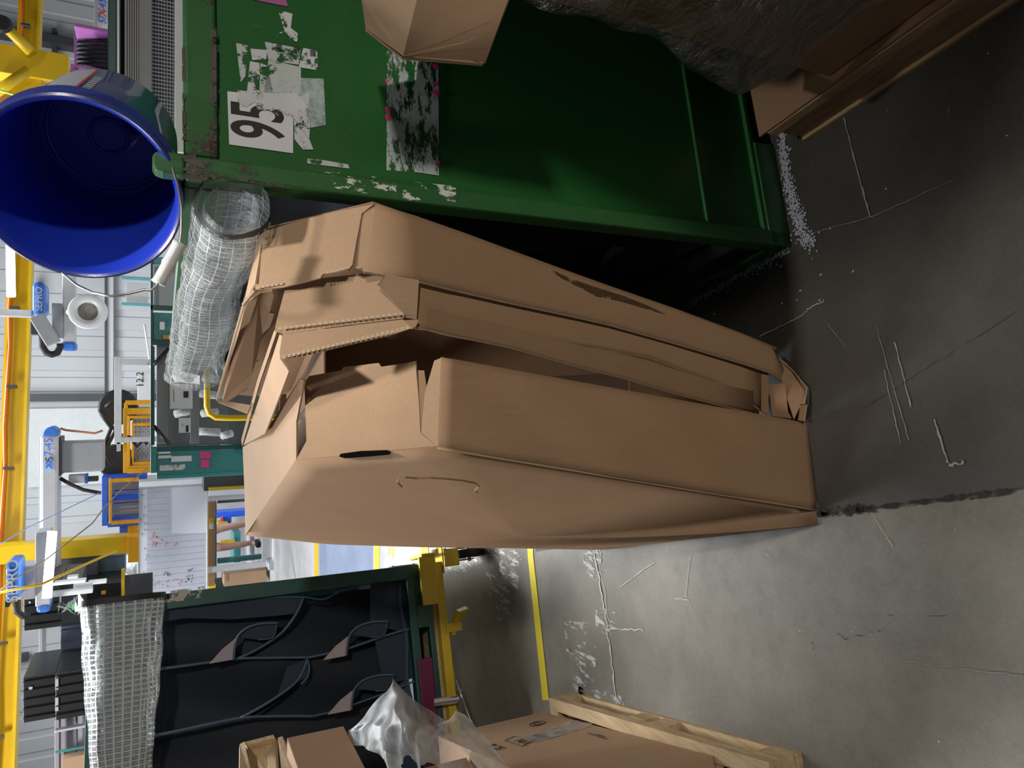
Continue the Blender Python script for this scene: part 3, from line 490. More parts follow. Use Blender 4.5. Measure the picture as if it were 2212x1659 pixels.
pb_(V((bc.x, bc.y, 0)), pd, pn, 'carton_body', 0, 1.65, 0, .75, .152, 1.02, KB3, WC)  # unseen length stretched past the camera to shade the floor
def fw(s, t):  # film skirt bulging around the carton's left and rear sides
    per = -.5 + s * 2.0; z = .30 + t * .80
    if per < .8: p = V((bc.x, bc.y, 0)) + pd * (.8 - per); n = -pn
    else: p = V((bc.x, bc.y, 0)) + pn * (per - .8); n = -pd
    k = max(0, 1 - abs(per - .8) / .25); n = (n + (-pn - pd) * k * .7).normalized()
    e = (.012 + .05 * math.exp(-((z - .45) / .16) ** 2) * (.4 + k) + .028 * math.exp(-((z - .8) / .2) ** 2)) * (.8 + .3 * math.sin(per * 13 + z * 9)) + .006 * math.sin(per * 60 + z * 40)
    return p + n * e + UP * (z - .10 * (per < .8) * (1 - t) * (.8 - per))
m = M(); m.grid(fw, 90, 40); obj('film_wrap', m, FILM3, WC, 'crinkled clear plastic film', smooth=True)
q0 = pY(871, 121, 1.29); q1 = pY(790, 62, 1.36); q2 = pY(1049, 133, 1.25); q3 = pY(1105, -20, 1.08); q4 = pY(905, -20, 1.13); q5 = pY(778, -20, 1.22)
far = V((.62, -.18, .02)); JC = thing('carton', q2, 'carton corner jutting in at the right above the film wrapped carton', 'box')
panel('carton_side', [q0, q2, q3, q3 + (q3 - q2) * 1.5, q4 + (q4 - q0) * 1.5, q4], JC, KB, .005, None, False)
panel('carton_top', [q0, q4, q4 + (q4 - q0) * 1.5, q5 + (q5 - q1) * 1.5, q5, q1], JC, KB2, .005, None, False)  # top panel in the lit tone, underside and end in the shaded tone
panel('carton_bottom', [q2 + V((0, .01, 0)), q1 + V((.0, .08, -.12)), q1 + V((.7, .0, -.12)), q3 + (q3 - q2) * 1.5], JC, KB3, .004, None, False); panel('carton_end', [q0 + V((0, .006, 0)), q1, q1 + V((.0, .08, -.12)), q2 + V((0, .012, 0))], JC, KB3, .004, None, False)
m = M(); m.tube([q0 + (CAM - q0) * .003, q0.lerp(pY(1000, 92, 1.20), .5), pY(1000, 92, 1.19), pY(1030, 80, 1.17)], .0007, 4); obj('perforation', m, KB2, JC)
# plastic pellets spilt on the floor
m = M(); rnd = random.Random(3)
def pel(x, y, s):
    p = pZ(x + rnd.gauss(0, s), y + rnd.gauss(0, s)); r = rnd.uniform(.0016, .0028); a = rnd.random() * 3
    X = V((math.cos(a), math.sin(a), 0)); Y = V((-math.sin(a), math.cos(a), 0)); m.hexa([p + (X * i + Y * j) * r + UP * (k * r * 1.3 + .002) for k in (0, 1) for i, j in ((-1, -1), (1, -1), (1, 1), (-1, 1))])
for k in range(1100):
    t = rnd.random()
    if t < .62: u = rnd.random(); pel(1692 + u * u * 42 + u * 6, 285 + 225 * u, 4 + 5 * u)
    elif t < .72: pel(1748, 520, 10)
    elif t < .985: u = rnd.random(); pel(1702 - 215 * u, 540 + 118 * u, 5)
    else: pel(rnd.uniform(1500, 1800), rnd.uniform(480, 680), 20)
obj('spilt_pellets', m, MT.setdefault('pellet', plain('clear_pellet', (0.36, 0.37, 0.41), .15, var=.5, ns=200)), label='spilt translucent plastic pellets along the foot of the green container', cat='pellets', kind='stuff')

def dash(name, p, q, n, par, mat, w=.0035, t=.0022):
    m = M(); d = (q - p) / n; dn = d.normalized(); s_ = dn.cross((CAM - p).normalized()).normalized(); tn = (CAM - p).normalized()
    for k in range(n): c_ = p + d * (k + .5); m.box(c_ + tn * .002, (d.length * .55, w, t), dn, s_, tn)
    obj(name, m, mat, par)
EL = plain('torn_paper_edge', (0.5, 0.38, 0.27), .8, var=.2, ns=60)
dash('perforated_edge', pY(553, 622, 1.45), pY(612, 613, 1.42), 6, TC, EL); dash('perforated_edge', pY(702, 589, 1.365), pY(755, 577, 1.34), 7, TC, EL)
for o in list(COL.objects):
    if o.get('label', '').startswith('middle nested'): TB1 = o
    if o.get('label', '').startswith('innermost nested'): TB2 = o
dash('perforated_edge', pY(598, 710, 1.44), pY(872, 676, 1.32), 22, TB1, EL); dash('perforated_edge', pY(608, 772, 1.43), pY(885, 706, 1.31), 26, TB2, EL, .006)
# ================================================================ LEFT LINED CONTAINER ON A DOLLY
LO = pY(928, 1216, 3.42); LO.z = .32; e1 = V((-math.cos(math.radians(18)), -math.sin(math.radians(18)), 0)); e2 = V((-math.sin(math.radians(18)), math.cos(math.radians(18)), 0))
l_ = lambda a, b, z: V((LO.x, LO.y, 0)) + e1 * a + e2 * b + UP * z
LC = thing('lined_container', l_(0, 0, .32), 'dark teal steel container with navy fabric pockets facing the aisle, at the left', 'container')
def lb(name, a0, a1, b0, b1, z0, z1, mat, par=None, bevel=.003, label=None): m = M(); m.box(l_((a0 + a1) / 2, (b0 + b1) / 2, (z0 + z1) / 2), (a1 - a0, b1 - b0, z1 - z0), -e1, e2, UP); return obj(name, m, mat, par or LC, label, bevel=bevel)
LT = 1.79; LW = 1.9
lb('corner_post', 0, .065, 0, .07, .32, LT, TEAL); lb('corner_post', 0, .065, 1.13, 1.2, .32, LT, TEAL); lb('corner_post', LW - .065, LW, 0, .07, .32, LT, TEAL)
lb('bottom_rail', .065, LW, 0, .06, .40, .44, TEAL); lb('top_rail', .065, LW, .0, .06, LT - .06, LT, TEAL); lb('bottom_rail', 0, LW, .005, .05, .32, .345, TEAL); lb('side_panel', .0, .02, .06, 1.13, .36, LT, TEAL); lb('bottom_rail', .065, .30, 0.0, .06, .345, .40, TEAL)
lb('floor_tray', .0, LW, .06, 1.2, .38, .40, DGRY); lb('back_panel', 0, LW, 1.17, 1.2, .4, LT, DGRY); fa = (pP(940, 1418, LO, e2) - LO).dot(e1); lb('fork_pocket_cover', fa, fa + .75, -.012, .03, .352, .425, MAR, label='maroon painted cross bar')
sticky = lambda pts, off: [pP(x, y, l_(0, off, 0), e2) for x, y in pts]
SCT = cutout('chipped_teal', (0.50, 0.48, 0.42), (1, 1, 1), 12, 0.5, 0.03, .7)
m = M(); m.slab(sticky(((306, 1285), (450, 1265), (452, 1288), (330, 1308), (306, 1306)), -.002), e2 * .0008); obj('paint_chips', m, SCT, LC, 'chipped bare patches')
m = M(); m.grid(lambda s, t: l_(.08 + s * 1.8, .16 + .05 * math.sin(s * 21 + t * 4) + .03 * math.sin(t * 9 + s * 4), .45 + t * 1.27), 60, 30); liner = obj('fabric_liner', m, FAB, LC, 'navy fabric liner', smooth=True)
m = M(); m.grid(lambda s, t: l_(.09 + s * 1.6, .02 + t * .15, .46 + t * .03 + .008 * math.sin(s * 30)), 40, 3); obj('liner_floor', m, MT.setdefault('lf', plain('liner_lit_blue', (0.10, 0.15, 0.24), .6)), LC, 'liner bottom, pale blue where light falls on it', smooth=True)  # paler than the liner fabric: light from above put into its colour
def lp(pts, off=.03, k=6):
    P = sticky(pts, off); out = []
    for i in range(len(P) - 1):
        p0, p1, p2, p3 = P[max(i - 1, 0)], P[i], P[i + 1], P[min(i + 2, len(P) - 1)]
        for j in range(k): t = j / k; out.append(0.5 * ((2 * p1) + (p2 - p0) * t + (2 * p0 - 5 * p1 + 4 * p2 - p3) * t * t + (3 * p1 - p0 - 3 * p2 + p3) * t ** 3))
    return out + [P[-1]]
curves = {'a': ((240, 1462), (296, 1451), (400, 1438), (510, 1423), (580, 1421), (666, 1420)), 'b': ((510, 1424), (560, 1400), (610, 1365), (640, 1325), (655, 1291)), 'c': ((666, 1420), (740, 1404), (830, 1374), (886, 1357)), 'd': ((240, 1610), (280, 1601), (400, 1576), (520, 1551), (600, 1547), (676, 1547)), 'e': ((520, 1551), (580, 1517), (640, 1472), (664, 1425)), 'f': ((676, 1547), (740, 1530), (850, 1490), (906, 1467)), 'g': ((300, 1322), (450, 1303), (560, 1291), (655, 1290), (700, 1294), (750, 1272), (872, 1246)), 'h': ((662, 1420), (668, 1440), (664, 1462), (650, 1478))}
for k, c in curves.items(): m = M(); m.tube(lp(c, .03), .006 if k in 'bdeac' else .0045, 6); obj('piping', m, FABL, liner, smooth=True)
def drape(cu, depth, drop, name='pocket_divider'):   # fabric sheet running back from a piping curve
    P = lp(curves[cu], .03); Nn = len(P) - 1; m = M()
    m.grid(lambda s, t: P[int(round(s * Nn))] + e2 * (depth * t) + (-UP * drop + e1 * .02) * t, Nn, 5); obj(name, m, FAB, liner, smooth=True)
for cu in 'acdf': drape(cu, .14, 0)
for cu in 'be': drape(cu, .12, .04)
def fabpoly(pts, mat, off=.035, name='pocket_panel'): P = sticky(pts, off); m = M(); m.slab(P, e2 * .003); obj(name, m, mat, liner)
FABM = plain('liner_face_lit', (0.018, 0.030, 0.055), .75)  # lighter copy of the liner fabric for the parts that catch light
fabpoly(((300, 1324), (450, 1305), (560, 1293), (653, 1291), (640, 1325), (600, 1330), (500, 1338), (400, 1335), (340, 1345)), FABM); fabpoly(((662, 1424), (670, 1440), (664, 1462), (640, 1475), (600, 1500), (620, 1440)), FABM); fabpoly(((800, 1262), (872, 1248), (886, 1355), (860, 1362), (800, 1350)), FABM, .05); fabpoly(((810, 1385), (888, 1360), (905, 1462), (830, 1480)), FABM, .05)
for dx, dy, sc_ in ((0, 0, 1.0), (246, -8, .95), (255, 110, .98)):
    q = lambda x, y: (452 + dx + (x - 452) * sc_, 1434 + dy + (y - 1434) * sc_)
    P = sticky([q(452, 1434), q(480, 1402), q(513, 1376), q(508, 1400), q(505, 1424)], -.02); m = M(); m.slab(P, e2 * .002); pk = obj('small_pocket', m, FABG, liner, 'pocket corner showing mauve lining')
    m = M(); m.tube(lp([q(505, 1424), q(507, 1400), q(514, 1374), q(535, 1356), q(565, 1347), q(600, 1346)], -.021), .005, 6); obj('pocket_rim', m, FABL, pk, smooth=True)
    P = sticky([q(514, 1376), q(535, 1357), q(565, 1348), q(598, 1347), q(590, 1375), q(560, 1382)], .0); m = M(); m.slab(P, e2 * .002); obj('pocket_mesh', m, FABM, pk)
    m = M(); m.tube(lp([q(598, 1347), q(590, 1376), q(558, 1382)], -.002), .003, 5); obj('pocket_seam', m, FABL, pk)
# rolled curtain over the front
def roll2(s, t):
    a = 2 * math.pi * t; hh = .30 - .15 * max(0, s) ** .7 + .01 * math.sin(s * 12); th = .055 - .015 * s; r = 1 + .04 * math.sin(a * 4 + s * 16) + .02 * math.sin(s * 70)
    return l_(.01 + s * 1.85, -th * .7 - .01 + math.cos(a) * th * r, LT - .0 - .13 + .0 * s + math.sin(a) * hh / 2 * r)
m = M(); m.grid(roll2, 120, 26); r2 = obj('rolled_curtain', m, MESHF2, LC, 'clear rolled curtain with square white grid', smooth=True)
m = M(); m.grid(lambda s, t: roll2(s * .012 - .008, t) * 1.0 + (roll2(s * .012 - .008, t) - l_(.01, -.04, LT - .13)) * .06, 2, 24); obj('end_band', m, BLK, r2, 'black end band', smooth=True)
m = M(); m.grid(lambda s, t: roll2(s, t) + (l_(.01 + s * 1.85, -.045, LT - .13) - roll2(s, t)) * .35, 50, 12); obj('inner_wrap', m, FILM4, r2, smooth=True)
m = M(); cc = l_(.0, .02, LT + .03)
for k in range(9): m.add([cc + V((random.uniform(-.05, .05), random.uniform(-.03, .03), random.uniform(-.02, .09))) for _ in range(3)], [(0, 1, 2)])
obj('film_shred', m, FILM, r2)
# dolly under it
DL = thing('dolly', l_(0, 0, 0), 'yellow wheeled dolly carrying the teal container', 'dolly')
def db(name, a0, a1, b0, b1, z0, z1, mat, par=None, label=None): m = M(); m.box(l_((a0 + a1) / 2, (b0 + b1) / 2, (z0 + z1) / 2), (a1 - a0, b1 - b0, z1 - z0), -e1, e2, UP); return obj(name, m, mat, par or DL, label, bevel=.003)
db('deck_board', .02, LW, .02, 1.15, .300, .319, WOOD2); db('side_rail', 0, LW, -.02, .03, .255, .298, YEL); db('side_rail', 0, LW, 1.1, 1.15, .255, .298, YEL); db('cross_rail', .0, .05, .03, 1.1, .255, .298, YEL)
db('corner_guide', -.03, .20, -.055, -.035, .30, .385, YEL, label='scuffed yellow corner guide'); db('corner_guide', -.045, -.03, -.055, .14, .30, .37, YEL); db('guide_lip', -.09, -.03, .02, .14, .30, .306, YEL)
db('caster_plate', -.07, .06, -.03, .12, .248, .256, YEL); db('caster_bracket', -.055, .03, -.045, -.035, .17, .25, YEL)
def caster(a, b, par):
    c = l_(a, b, .075); m = M(); m.lathe(c - e1 * .02, e1, [(0, .02), (0, .068), (.006, .075), (.034, .075), (.04, .068), (.04, .02)], 28); w1 = obj('caster_wheel', m, BLK, par, 'black caster wheel', smooth=True, split=.6)
    for s in (-1, 1): mm = M(); mm.box(c + e1 * s * .03 + UP * .055, (.005, .06, .15), e1, e2, UP); obj('caster_fork', mm, MT.setdefault('rs', plain('rusty_steel', (0.16, 0.12, 0.10), .6)), par, bevel=.002)
    mm = M(); mm.box(c + UP * .14, (.07, .08, .012), e1, e2, UP); obj('caster_fork', mm, MT['rusty_steel'], par); mm = M(); mm.lathe(c - e1 * .04, e1, [(0, 0), (0, .012), (.08, .012), (.08, 0)], 10); obj('axle_bolt', mm, STEEL, par)
caster(-.03, .06, DL); caster(-.03, 1.0, DL); caster(1.2, .06, DL)
P = [pY(x, y, 3.30) for x, y in ((975, 1372), (983, 1340), (992, 1322), (1012, 1314), (1008, 1325), (998, 1334), (990, 1348), (984, 1372))]; m = M(); m.slab(P, V((0, .04, 0))); m.box(l_(.32, -.01, .23), (.04, .03, .08), e1, e2, UP); obj('guide_tab', m, YEL, DL, 'bent yellow tab')
c = pY(1001, 1508, 3.12); m = M(); m.lathe(c, V((.35, -.25, -.9)), [(-.004, 0), (-.004, .10), (.0, .118), (.004, .12), (.008, .11), (.004, 0)], 32); obj('steel_plate_knob', m, STEEL, DL, 'bright round steel foot plate', smooth=True, split=.5)
m = M(); m.tube([c + V((-.0, .02, .14)), c + V((0, .0, .0))], .018, 12); m.box(c + UP * .02, (.09, .03, .02)); obj('foot_plate_stem', m, STEEL, DL)
# ================================================================ BOTTOM LEFT: pallet load
a0_ = pZ(1185, 1507, .12); a1_ = pZ(1660, 1648, .12); ad = (a1_ - a0_).normalized(); an = V((ad.y, -ad.x, 0)); an = an if an.x < 0 else -an
Lp0 = V((a0_.x, a0_.y, 0)); PL = thing('wooden_pallet', Lp0, 'wooden pallet under the printed carton at the left edge', 'pallet'); LL = (a1_ - a0_).length
for a in (-.0,): pb_(Lp0, ad, an, 'edge_board', 0, LL, 0, .045, .08, .12, WOOD2, PL); pb_(Lp0, ad, an, 'bottom_board', 0, LL, 0, .09, 0, .018, WOOD2, PL)
pb_(Lp0, ad, an, 'edge_board', 0, .05, .045, .22, .08, .12, WOOD2, PL)
for k, a in enumerate((0.0, LL * .42, LL * .52, LL - .1)): pb_(Lp0, ad, an, 'block', a, a + .09, .0, .12, .018, .08, WOOD2, PL); pb_(Lp0, ad, an, 'cross_board', a, a + .06, .045, .22, .095, .118, WOOD2, PL)
pb_(Lp0, ad, an, 'stringer', .05, LL, .18, .22, .018, .1, WOOD2, PL)
k0 = pZ(1172, 1538, .125); k1 = pZ(1540, 1632, .125); kd = (k1 - k0).normalized(); kn = V((kd.y, -kd.x, 0)); kn = kn if kn.x < 0 else -kn; kl = (k1 - k0).length
kz = pP(1015, 1580, k0, kd).z; print('KZ', kz); kz = .58
PC = thing('printed_carton', k0, 'brown carton printed with black shipping symbols, on the left pallet', 'box')
kb = V((k0.x, k0.y, 0)); pb_(kb, kd, kn, 'carton_body', 0, kl, 0, .8, .125, kz, KB2, PC)
kon = lambda x, y, off=-.0015: pP(x, y, kb + kn * off, kn)
for nm, body, x, y, s in (('print', 'SC-6', 1072, 1613, .05), ('print', 'H20A', 1165, 1590, .032), ('print', 'M52-1', 1178, 1590, .032), ('print', 'UN', 1130, 1601, .05), ('print', 'A', 1205, 1583, .045)): text(nm, body, kon(x, y), -kd, UP, s, INK, PC, .0004)
def loop(pts, r, par, mat, closed=True, name='print_mark'): m = M(); m.tube([kon(*p) for p in pts], r, 4, closed=closed); obj(name, m, mat, par)
loop(((1090, 1600), (1112, 1590), (1156, 1598), (1128, 1612)), .0012, PC, INK)
loop([(1160 + 17 * math.cos(a), 1563 + 4.5 * math.sin(a) - 3 * math.cos(a)) for a in [k * .5236 for k in range(12)]], .0014, PC, INK); loop([(1160 + 8 * math.cos(a), 1563 + 2.5 * math.sin(a) - 1 * math.cos(a)) for a in [k * .5236 for k in range(12)]], .0014, PC, INK)
loop(((1269, 1584), (1284, 1588), (1310, 1597)), .0014, PC, INK, False); loop(((1289, 1586), (1306, 1592)), .0014, PC, INK, False)
m = M(); m.slabn([kon(x, y, -.002) for x, y in ((1135, 1590), (1240, 1555), (1282, 1563), (1270, 1570), (1160, 1603), (1140, 1603))], .0004); obj('packing_tape', m, MT.setdefault('tp', cutout('clear_tape', (0.5, 0.5, 0.5), (1, 1, 1), 12, .35, .4, .2)), PC, 'wrinkled clear tape patch')
panel('side_flap', [pY(x, y, Y) for x, y, Y in ((1470, 1605, 1.75), (1562, 1642, 1.58), (1562, 1700, 1.50), (1500, 1700, 1.6))], PC, KB2)
# small carton on top, crate behind it
sc0 = pY(742, 1568, 2.30); sc1 = pY(620, 1591, 2.30); sd1 = pY(886, 1660, 1.98); hd_ = (V((sd1.x, sd1.y, 0)) - V((sc0.x, sc0.y, 0))).normalized(); hn = V((hd_.y, -hd_.x, 0)); hn = hn if hn.x < 0 else -hn
pb_(V((sc0.x, sc0.y, 0)), hd_, hn, 'x', 0, .001, 0, .001, 0, .001, KB, PL) if False else None
m = M(); m.box(V((sc0.x, sc0.y, 0)) + hd_ * .35 + hn * .25 + UP * (sc0.z + sc1.z) / 2, (.7, .5, sc1.z - sc0.z), hd_, hn, UP); obj('small_carton', m, KB2, label='plain tan carton on top of the left load, beside the milky film', cat='box', bevel=.002)
m = M(); m.box(V((sc0.x, sc0.y, 0)) + hd_ * .35 + hn * .42 + UP * (kz + .01 + sc0.z) / 2, (.66, .46, sc0.z - kz - .012), hd_, hn, UP); obj('stacked_carton', m, KB, label='brown carton under the film between the printed and the plain tan carton', cat='box')
CR = thing('wooden_crate', pY(620, 1610, 2.6), 'open wooden crate corner behind the plain tan carton at the left edge', 'crate')
def cpan(P, name='crate_board'): m = M(); m.slabn([pY(*q) for q in P], .018); obj(name, m, WOOD2, CR)
ztop = 0
for P in (((518, 1607, 2.62), (528, 1602, 2.62), (542, 1659, 2.30), (548, 1700, 2.1), (517, 1700, 2.1)), ((528, 1603, 2.62), (590, 1587, 2.60), (594, 1594, 2.58), (533, 1610, 2.60)), ((533, 1610, 2.62), (594, 1594, 2.60), (598, 1700, 2.4), (546, 1700, 2.5)), ((600, 1594, 2.48), (610, 1590, 2.48), (650, 1665, 2.2), (640, 1700, 2.1), (612, 1700, 2.15))): cpan(P)
m = M(); m.box((pY(560, 1640, 2.9).x - .55, 2.7, .55), (.10, .08, 1.1)); obj('crate_leg', m, WOOD2, CR)
# milky film draped over the load
def frow(pts): return [fy(*p) for p in pts]
def fy(x, y, Y):
    p = pP(x, y, kb, kn); t = pZ(x, y, kz + .006) if x > 620 else None; out = Y
    if -.3 < (p - kb).dot(kd) and p.z < kz + .01 and 0 < p.y < out + .02: out = min(out, p.y) - .015
    elif t and 0 < (t - kb).dot(kn) < .8 and -.05 < (t - kb).dot(kd) and t.y < out: out = t.y
    return pY(x, y, out)
rows = [frow(((1125, 1700, 1.9), (1095, 1648, 2.0), (1060, 1608, 2.08), (1030, 1578, 2.15), (1010, 1545, 2.2), (985, 1535, 2.22), (960, 1560, 2.22), (920, 1530, 2.2), (880, 1495, 2.18), (848, 1466, 2.18), (825, 1500, 2.2), (790, 1545, 2.24), (755, 1578, 2.28), (750, 1600, 2.26))),
        frow(((1110, 1720, 1.85), (1080, 1670, 1.92), (1050, 1630, 1.99), (1025, 1600, 2.04), (1005, 1575, 2.10), (975, 1562, 2.08), (945, 1575, 2.05), (915, 1560, 2.06), (880, 1530, 2.02), (855, 1510, 2.04), (835, 1530, 2.08), (810, 1562, 2.14), (790, 1585, 2.17), (780, 1612, 2.16))),
        frow(((1090, 1740, 1.78), (1060, 1690, 1.84), (1030, 1650, 1.90), (1005, 1625, 1.94), (985, 1605, 1.98), (955, 1590, 1.99), (925, 1595, 1.95), (900, 1590, 1.95), (880, 1570, 1.92), (862, 1560, 1.95), (850, 1570, 1.98), (835, 1590, 2.02), (825, 1605, 2.05), (815, 1630, 2.04))),
        frow(((1060, 1780, 1.7), (1040, 1730, 1.76), (1010, 1700, 1.80), (985, 1680, 1.84), (960, 1665, 1.86), (940, 1655, 1.88), (920, 1650, 1.86), (905, 1648, 1.86), (890, 1640, 1.86), (880, 1632, 1.88), (875, 1640, 1.90), (870, 1650, 1.93), (865, 1660, 1.94), (860, 1680, 1.93)))]
def fg(s, t):
    a = s * 13; i = min(int(a), 12); u = a - i; u = u * u * (3 - 2 * u) * .5 + u * .5; b = t * 3; j = min(int(b), 2); v = b - j
    return rows[j][i].lerp(rows[j][i + 1], u).lerp(rows[j + 1][i].lerp(rows[j + 1][i + 1], u), v) + V((0, .010 * math.sin(s * 41 + t * 9), .006 * math.sin(s * 23 - t * 17)))
m = M(); m.grid(fg, 78, 24); obj('plastic_film', m, FILM2, label='crumpled milky plastic film bag draped over the left pallet load', cat='plastic film', smooth=True)
# ================================================================ BACKGROUND HALL
def ribwall(name, mat, x0, x1, Y, z0, z1, step, kind='structure', label=None):
    m = M(); x = x0; prof = []
    while x < x1: prof += [(x, 0), (x + step * .62, 0), (x + step * .68, .03), (x + step * .94, .03)]; x += step
    vs = []
    for a, b in prof: vs += [(a, Y + b, z0), (a, Y + b, z1)]
    m.add(vs, [(2 * i, 2 * i + 2, 2 * i + 3, 2 * i + 1) for i in range(len(prof) - 1)]); return obj(name, m, mat, kind=kind, label=label)
SID = plain('wall_siding', (0.50, 0.52, 0.54), 0.5, var=0.06, ns=1.5)
ribwall('wall_back', SID, -14, 14, 17, 0, 9, .42, label='pale grey ribbed metal wall at the far end of the hall')
def bg(name, label, cat, parts, group=None):
    f = parts[0]; m0 = fb(*f[1:7]); c = sum(m0.v, V((0, 0, 0))) / len(m0.v); t = thing(name, (c.x, c.y, min(p.z for p in m0.v)), label, cat, group)
    for p in parts: obj(p[0], fb(*p[1:7]), p[7], t, p[8] if len(p) > 8 else None, bevel=p[9] if len(p) > 9 else .004)
    return t
def ln(pts, Y, r, name, mat, par=None, label=None, cat=None, seg=8): m = M(); m.tube([pY(x, y, Y) if len(q) == 2 else pY(*q) for q in pts for x, y in [q[:2]]], r, seg); return obj(name, m, mat, par, label, cat, smooth=True)
for i, (x0, x1, y0, y1, Y, d, mt) in enumerate(((40, 520, 850, 866, 16.7, .25, DGRY), (-40, 170, 66, 84, 16.7, .3, DGRY), (60, 300, 1327, 1333, 16.8, .15, DGRY), (-40, 60, 1420, 1436, 16.8, .15, DGRY))):
    obj('trim_%d' % (i + 1), fb(x0, x1, y0, y1, Y, d), mt, kind='structure', label='dark steel wall column')
obj('trim_5', fb(226, 231, 560, 850, 16.8, .15), DGRY, kind='structure', label='dark horizontal wall rail'); obj('trim_6', fb(231, 245, 560, 850, 16.85, .1), LGRY, kind='structure', label='pale perforated wall strip')
obj('trim_7', fb(112, 122, 60, 460, 16.8, .2), DGRY, kind='structure', label='dark horizontal wall girt'); obj('trim_8', fb(60, 66, 600, 640, 16.6, .2), DGRY, kind='structure')
obj('door_1', fb(60, 560, 880, 1040, 16.9, .08), plain('door_white', (0.6, 0.62, 0.63), .5), kind='structure', label='wide pale roll up door section in the far wall')
# crane beam
A1 = pZ(93, -60, 2.9); A2 = pZ(40, 1500, 2.9); A2 = A2 + (A2 - A1) * .25; bd_ = (A2 - A1).normalized(); bnn = V((bd_.y, -bd_.x, 0)) * -1; L_ = (A2 - A1).length; mid = (A1 + A2) / 2
CB = thing('crane_beam', mid, 'long yellow overhead crane beam running across the hall', 'crane beam')
for nm, z0, z1, t_, mt in (('web', 2.93, 3.12, .10, YEL2), ('lower_flange', 2.90, 2.93, .22, YEL2), ('upper_flange', 3.12, 3.15, .22, YEL2)): m = M(); m.box(mid + UP * ((z0 + z1) / 2 - 2.9), (L_, t_, z1 - z0), bd_, V((-bd_.y, bd_.x, 0)), UP); obj(nm, m, mt, CB)
m = M(); off = V((-bd_.y, bd_.x, 0)); off = off if off.y < 0 else -off
m.tube([A1.lerp(A2, k / 24) + off * .13 + UP * (.20 + .012 * math.sin(k * 2.1)) for k in range(25)], .018, 6); cbl = obj('cable', m, plain('orange_cable', (0.75, 0.16, 0.02), .5), CB, 'orange cable')
for k in range(1, 12): m = M(); m.box(A1.lerp(A2, k / 12) + off * .14 + UP * .15, (.03, .06, .10), bd_, off, UP); obj('cable_clip', m, DGRY, CB)
bg('crane_column', 'yellow steel column behind the left ceiling tube light', 'column', [('column_shaft', -40, 300, 1170, 1208, 9.6, .25, YEL2), ('column_cap', 276, 300, 1160, 1215, 9.5, .35, ORG)])
t = bg('crane_post', 'yellow braced post above the pink bin at the upper right', 'column', [('post_shaft', -60, 148, 100, 162, 8.6, .25, YEL2)])
ln(((-10, 36), (66, 112)), 8.5, .05, 'brace', YEL2, t); ln(((-10, 200), (62, 152)), 8.5, .05, 'brace', YEL2, t)
obj('crossbar', fb(24, 88, 162, 330, 8.65, .2), YEL2, t)
for lab_, P in (('glowing tube light above the blue bucket handle', ((24, 640, 8.6), (22, 520, 8.7))), ('glowing tube light over the whiteboard robot', ((101, 1292, 7.6), (113, 1148, 7.7)))):
    p0, p1 = pY(*P[0]), pY(*P[1]); t = thing('tube_light', (p0 + p1) / 2, lab_, 'light', None); m = M(); m.tube([p0, p1], .038, 12); obj('tube', m, TUBE, t, 'glowing tube'); m = M(); m.tube([p0 + V((0, .05, .02)), p1 + V((0, .05, .02))], .03, 4); obj('fitting', m, WHT, t)
# robots
R1 = bg('picking_robot', 'long grey robot beam with blue end and S7-45 lettering', 'robot', [('beam', 86, 126, 940, 1310, 9.0, .30, LGRY, 'grey beam', .03), ('rear_track', 84, 92, 950, 1500, 9.2, .3, GRY), ('vertical_arm', 126, 224, 954, 1020, 9.15, .3, GRY, 'grey vertical arm', .02), ('arm_head', 122, 132, 945, 1028, 9.05, .35, DGRY)])
c0, c1 = pY(92, 941, 8.98), pY(125, 941, 8.98); m = M(); cc = (c0 + c1) / 2 + V((0, .16, 0)); hz = (c0.z - c1.z) / 2; m.slab([cc + UP * (hz * math.sin(a)) * 1.0 + RV * (.09 * math.cos(a)) - V((0, .16, 0)) for a in [-math.pi / 2 + k * math.pi / 10 for k in range(11)]], V((0, .32, 0))); obj('end_cap', m, RBLU, R1, 'rounded blue end cap', bevel=.01)
obj('end_cap', fb(78, 110, 1308, 1328, 8.98, .3), RBLU, R1, 'blue end cap', bevel=.04)
xs_ = 106; text('lettering', 'S', pY(xs_ + 1, 991, 8.96), RV, UP, .10, INK, R1, .002); text('lettering', '7-45', pY(xs_ - 1, 965, 8.96), RV, UP, .105, INKB, R1, .002)
for k, y in enumerate((1005, 1014, 1022, 1030)):
    a = pY(99, y, 8.96); b = pY(112, y, 8.96); mm = (a + b) / 2; w_ = .035; m = M(); m.slab([a, a + RV * w_, mm + RV * (w_ * 2), b + RV * w_, b, mm + RV * w_], V((0, .002, 0))); obj('chevron', m, (INKB, INKB, INKL, LGRY)[k], R1)
ln(((130, 925), (142, 929), (205, 936), (222, 930)), 9.2, .012, 'hose', plain('copper_hose', (.5, .2, .1), .5), R1)
t = bg('gripper_cylinder', 'grey pneumatic cylinder with blue band hanging under the robot beam', 'cylinder', [('barrel', 148, 186, 1026, 1044, 9.2, .12, ALU), ('band', 183, 189, 1025, 1045, 9.18, .14, RBLU), ('nozzle', 189, 212, 1030, 1040, 9.2, .1, DGRY)])
ln(((130, 1033), (150, 1045), (180, 1058), (218, 1065)), 9.1, .02, 'hose', BLK, t)
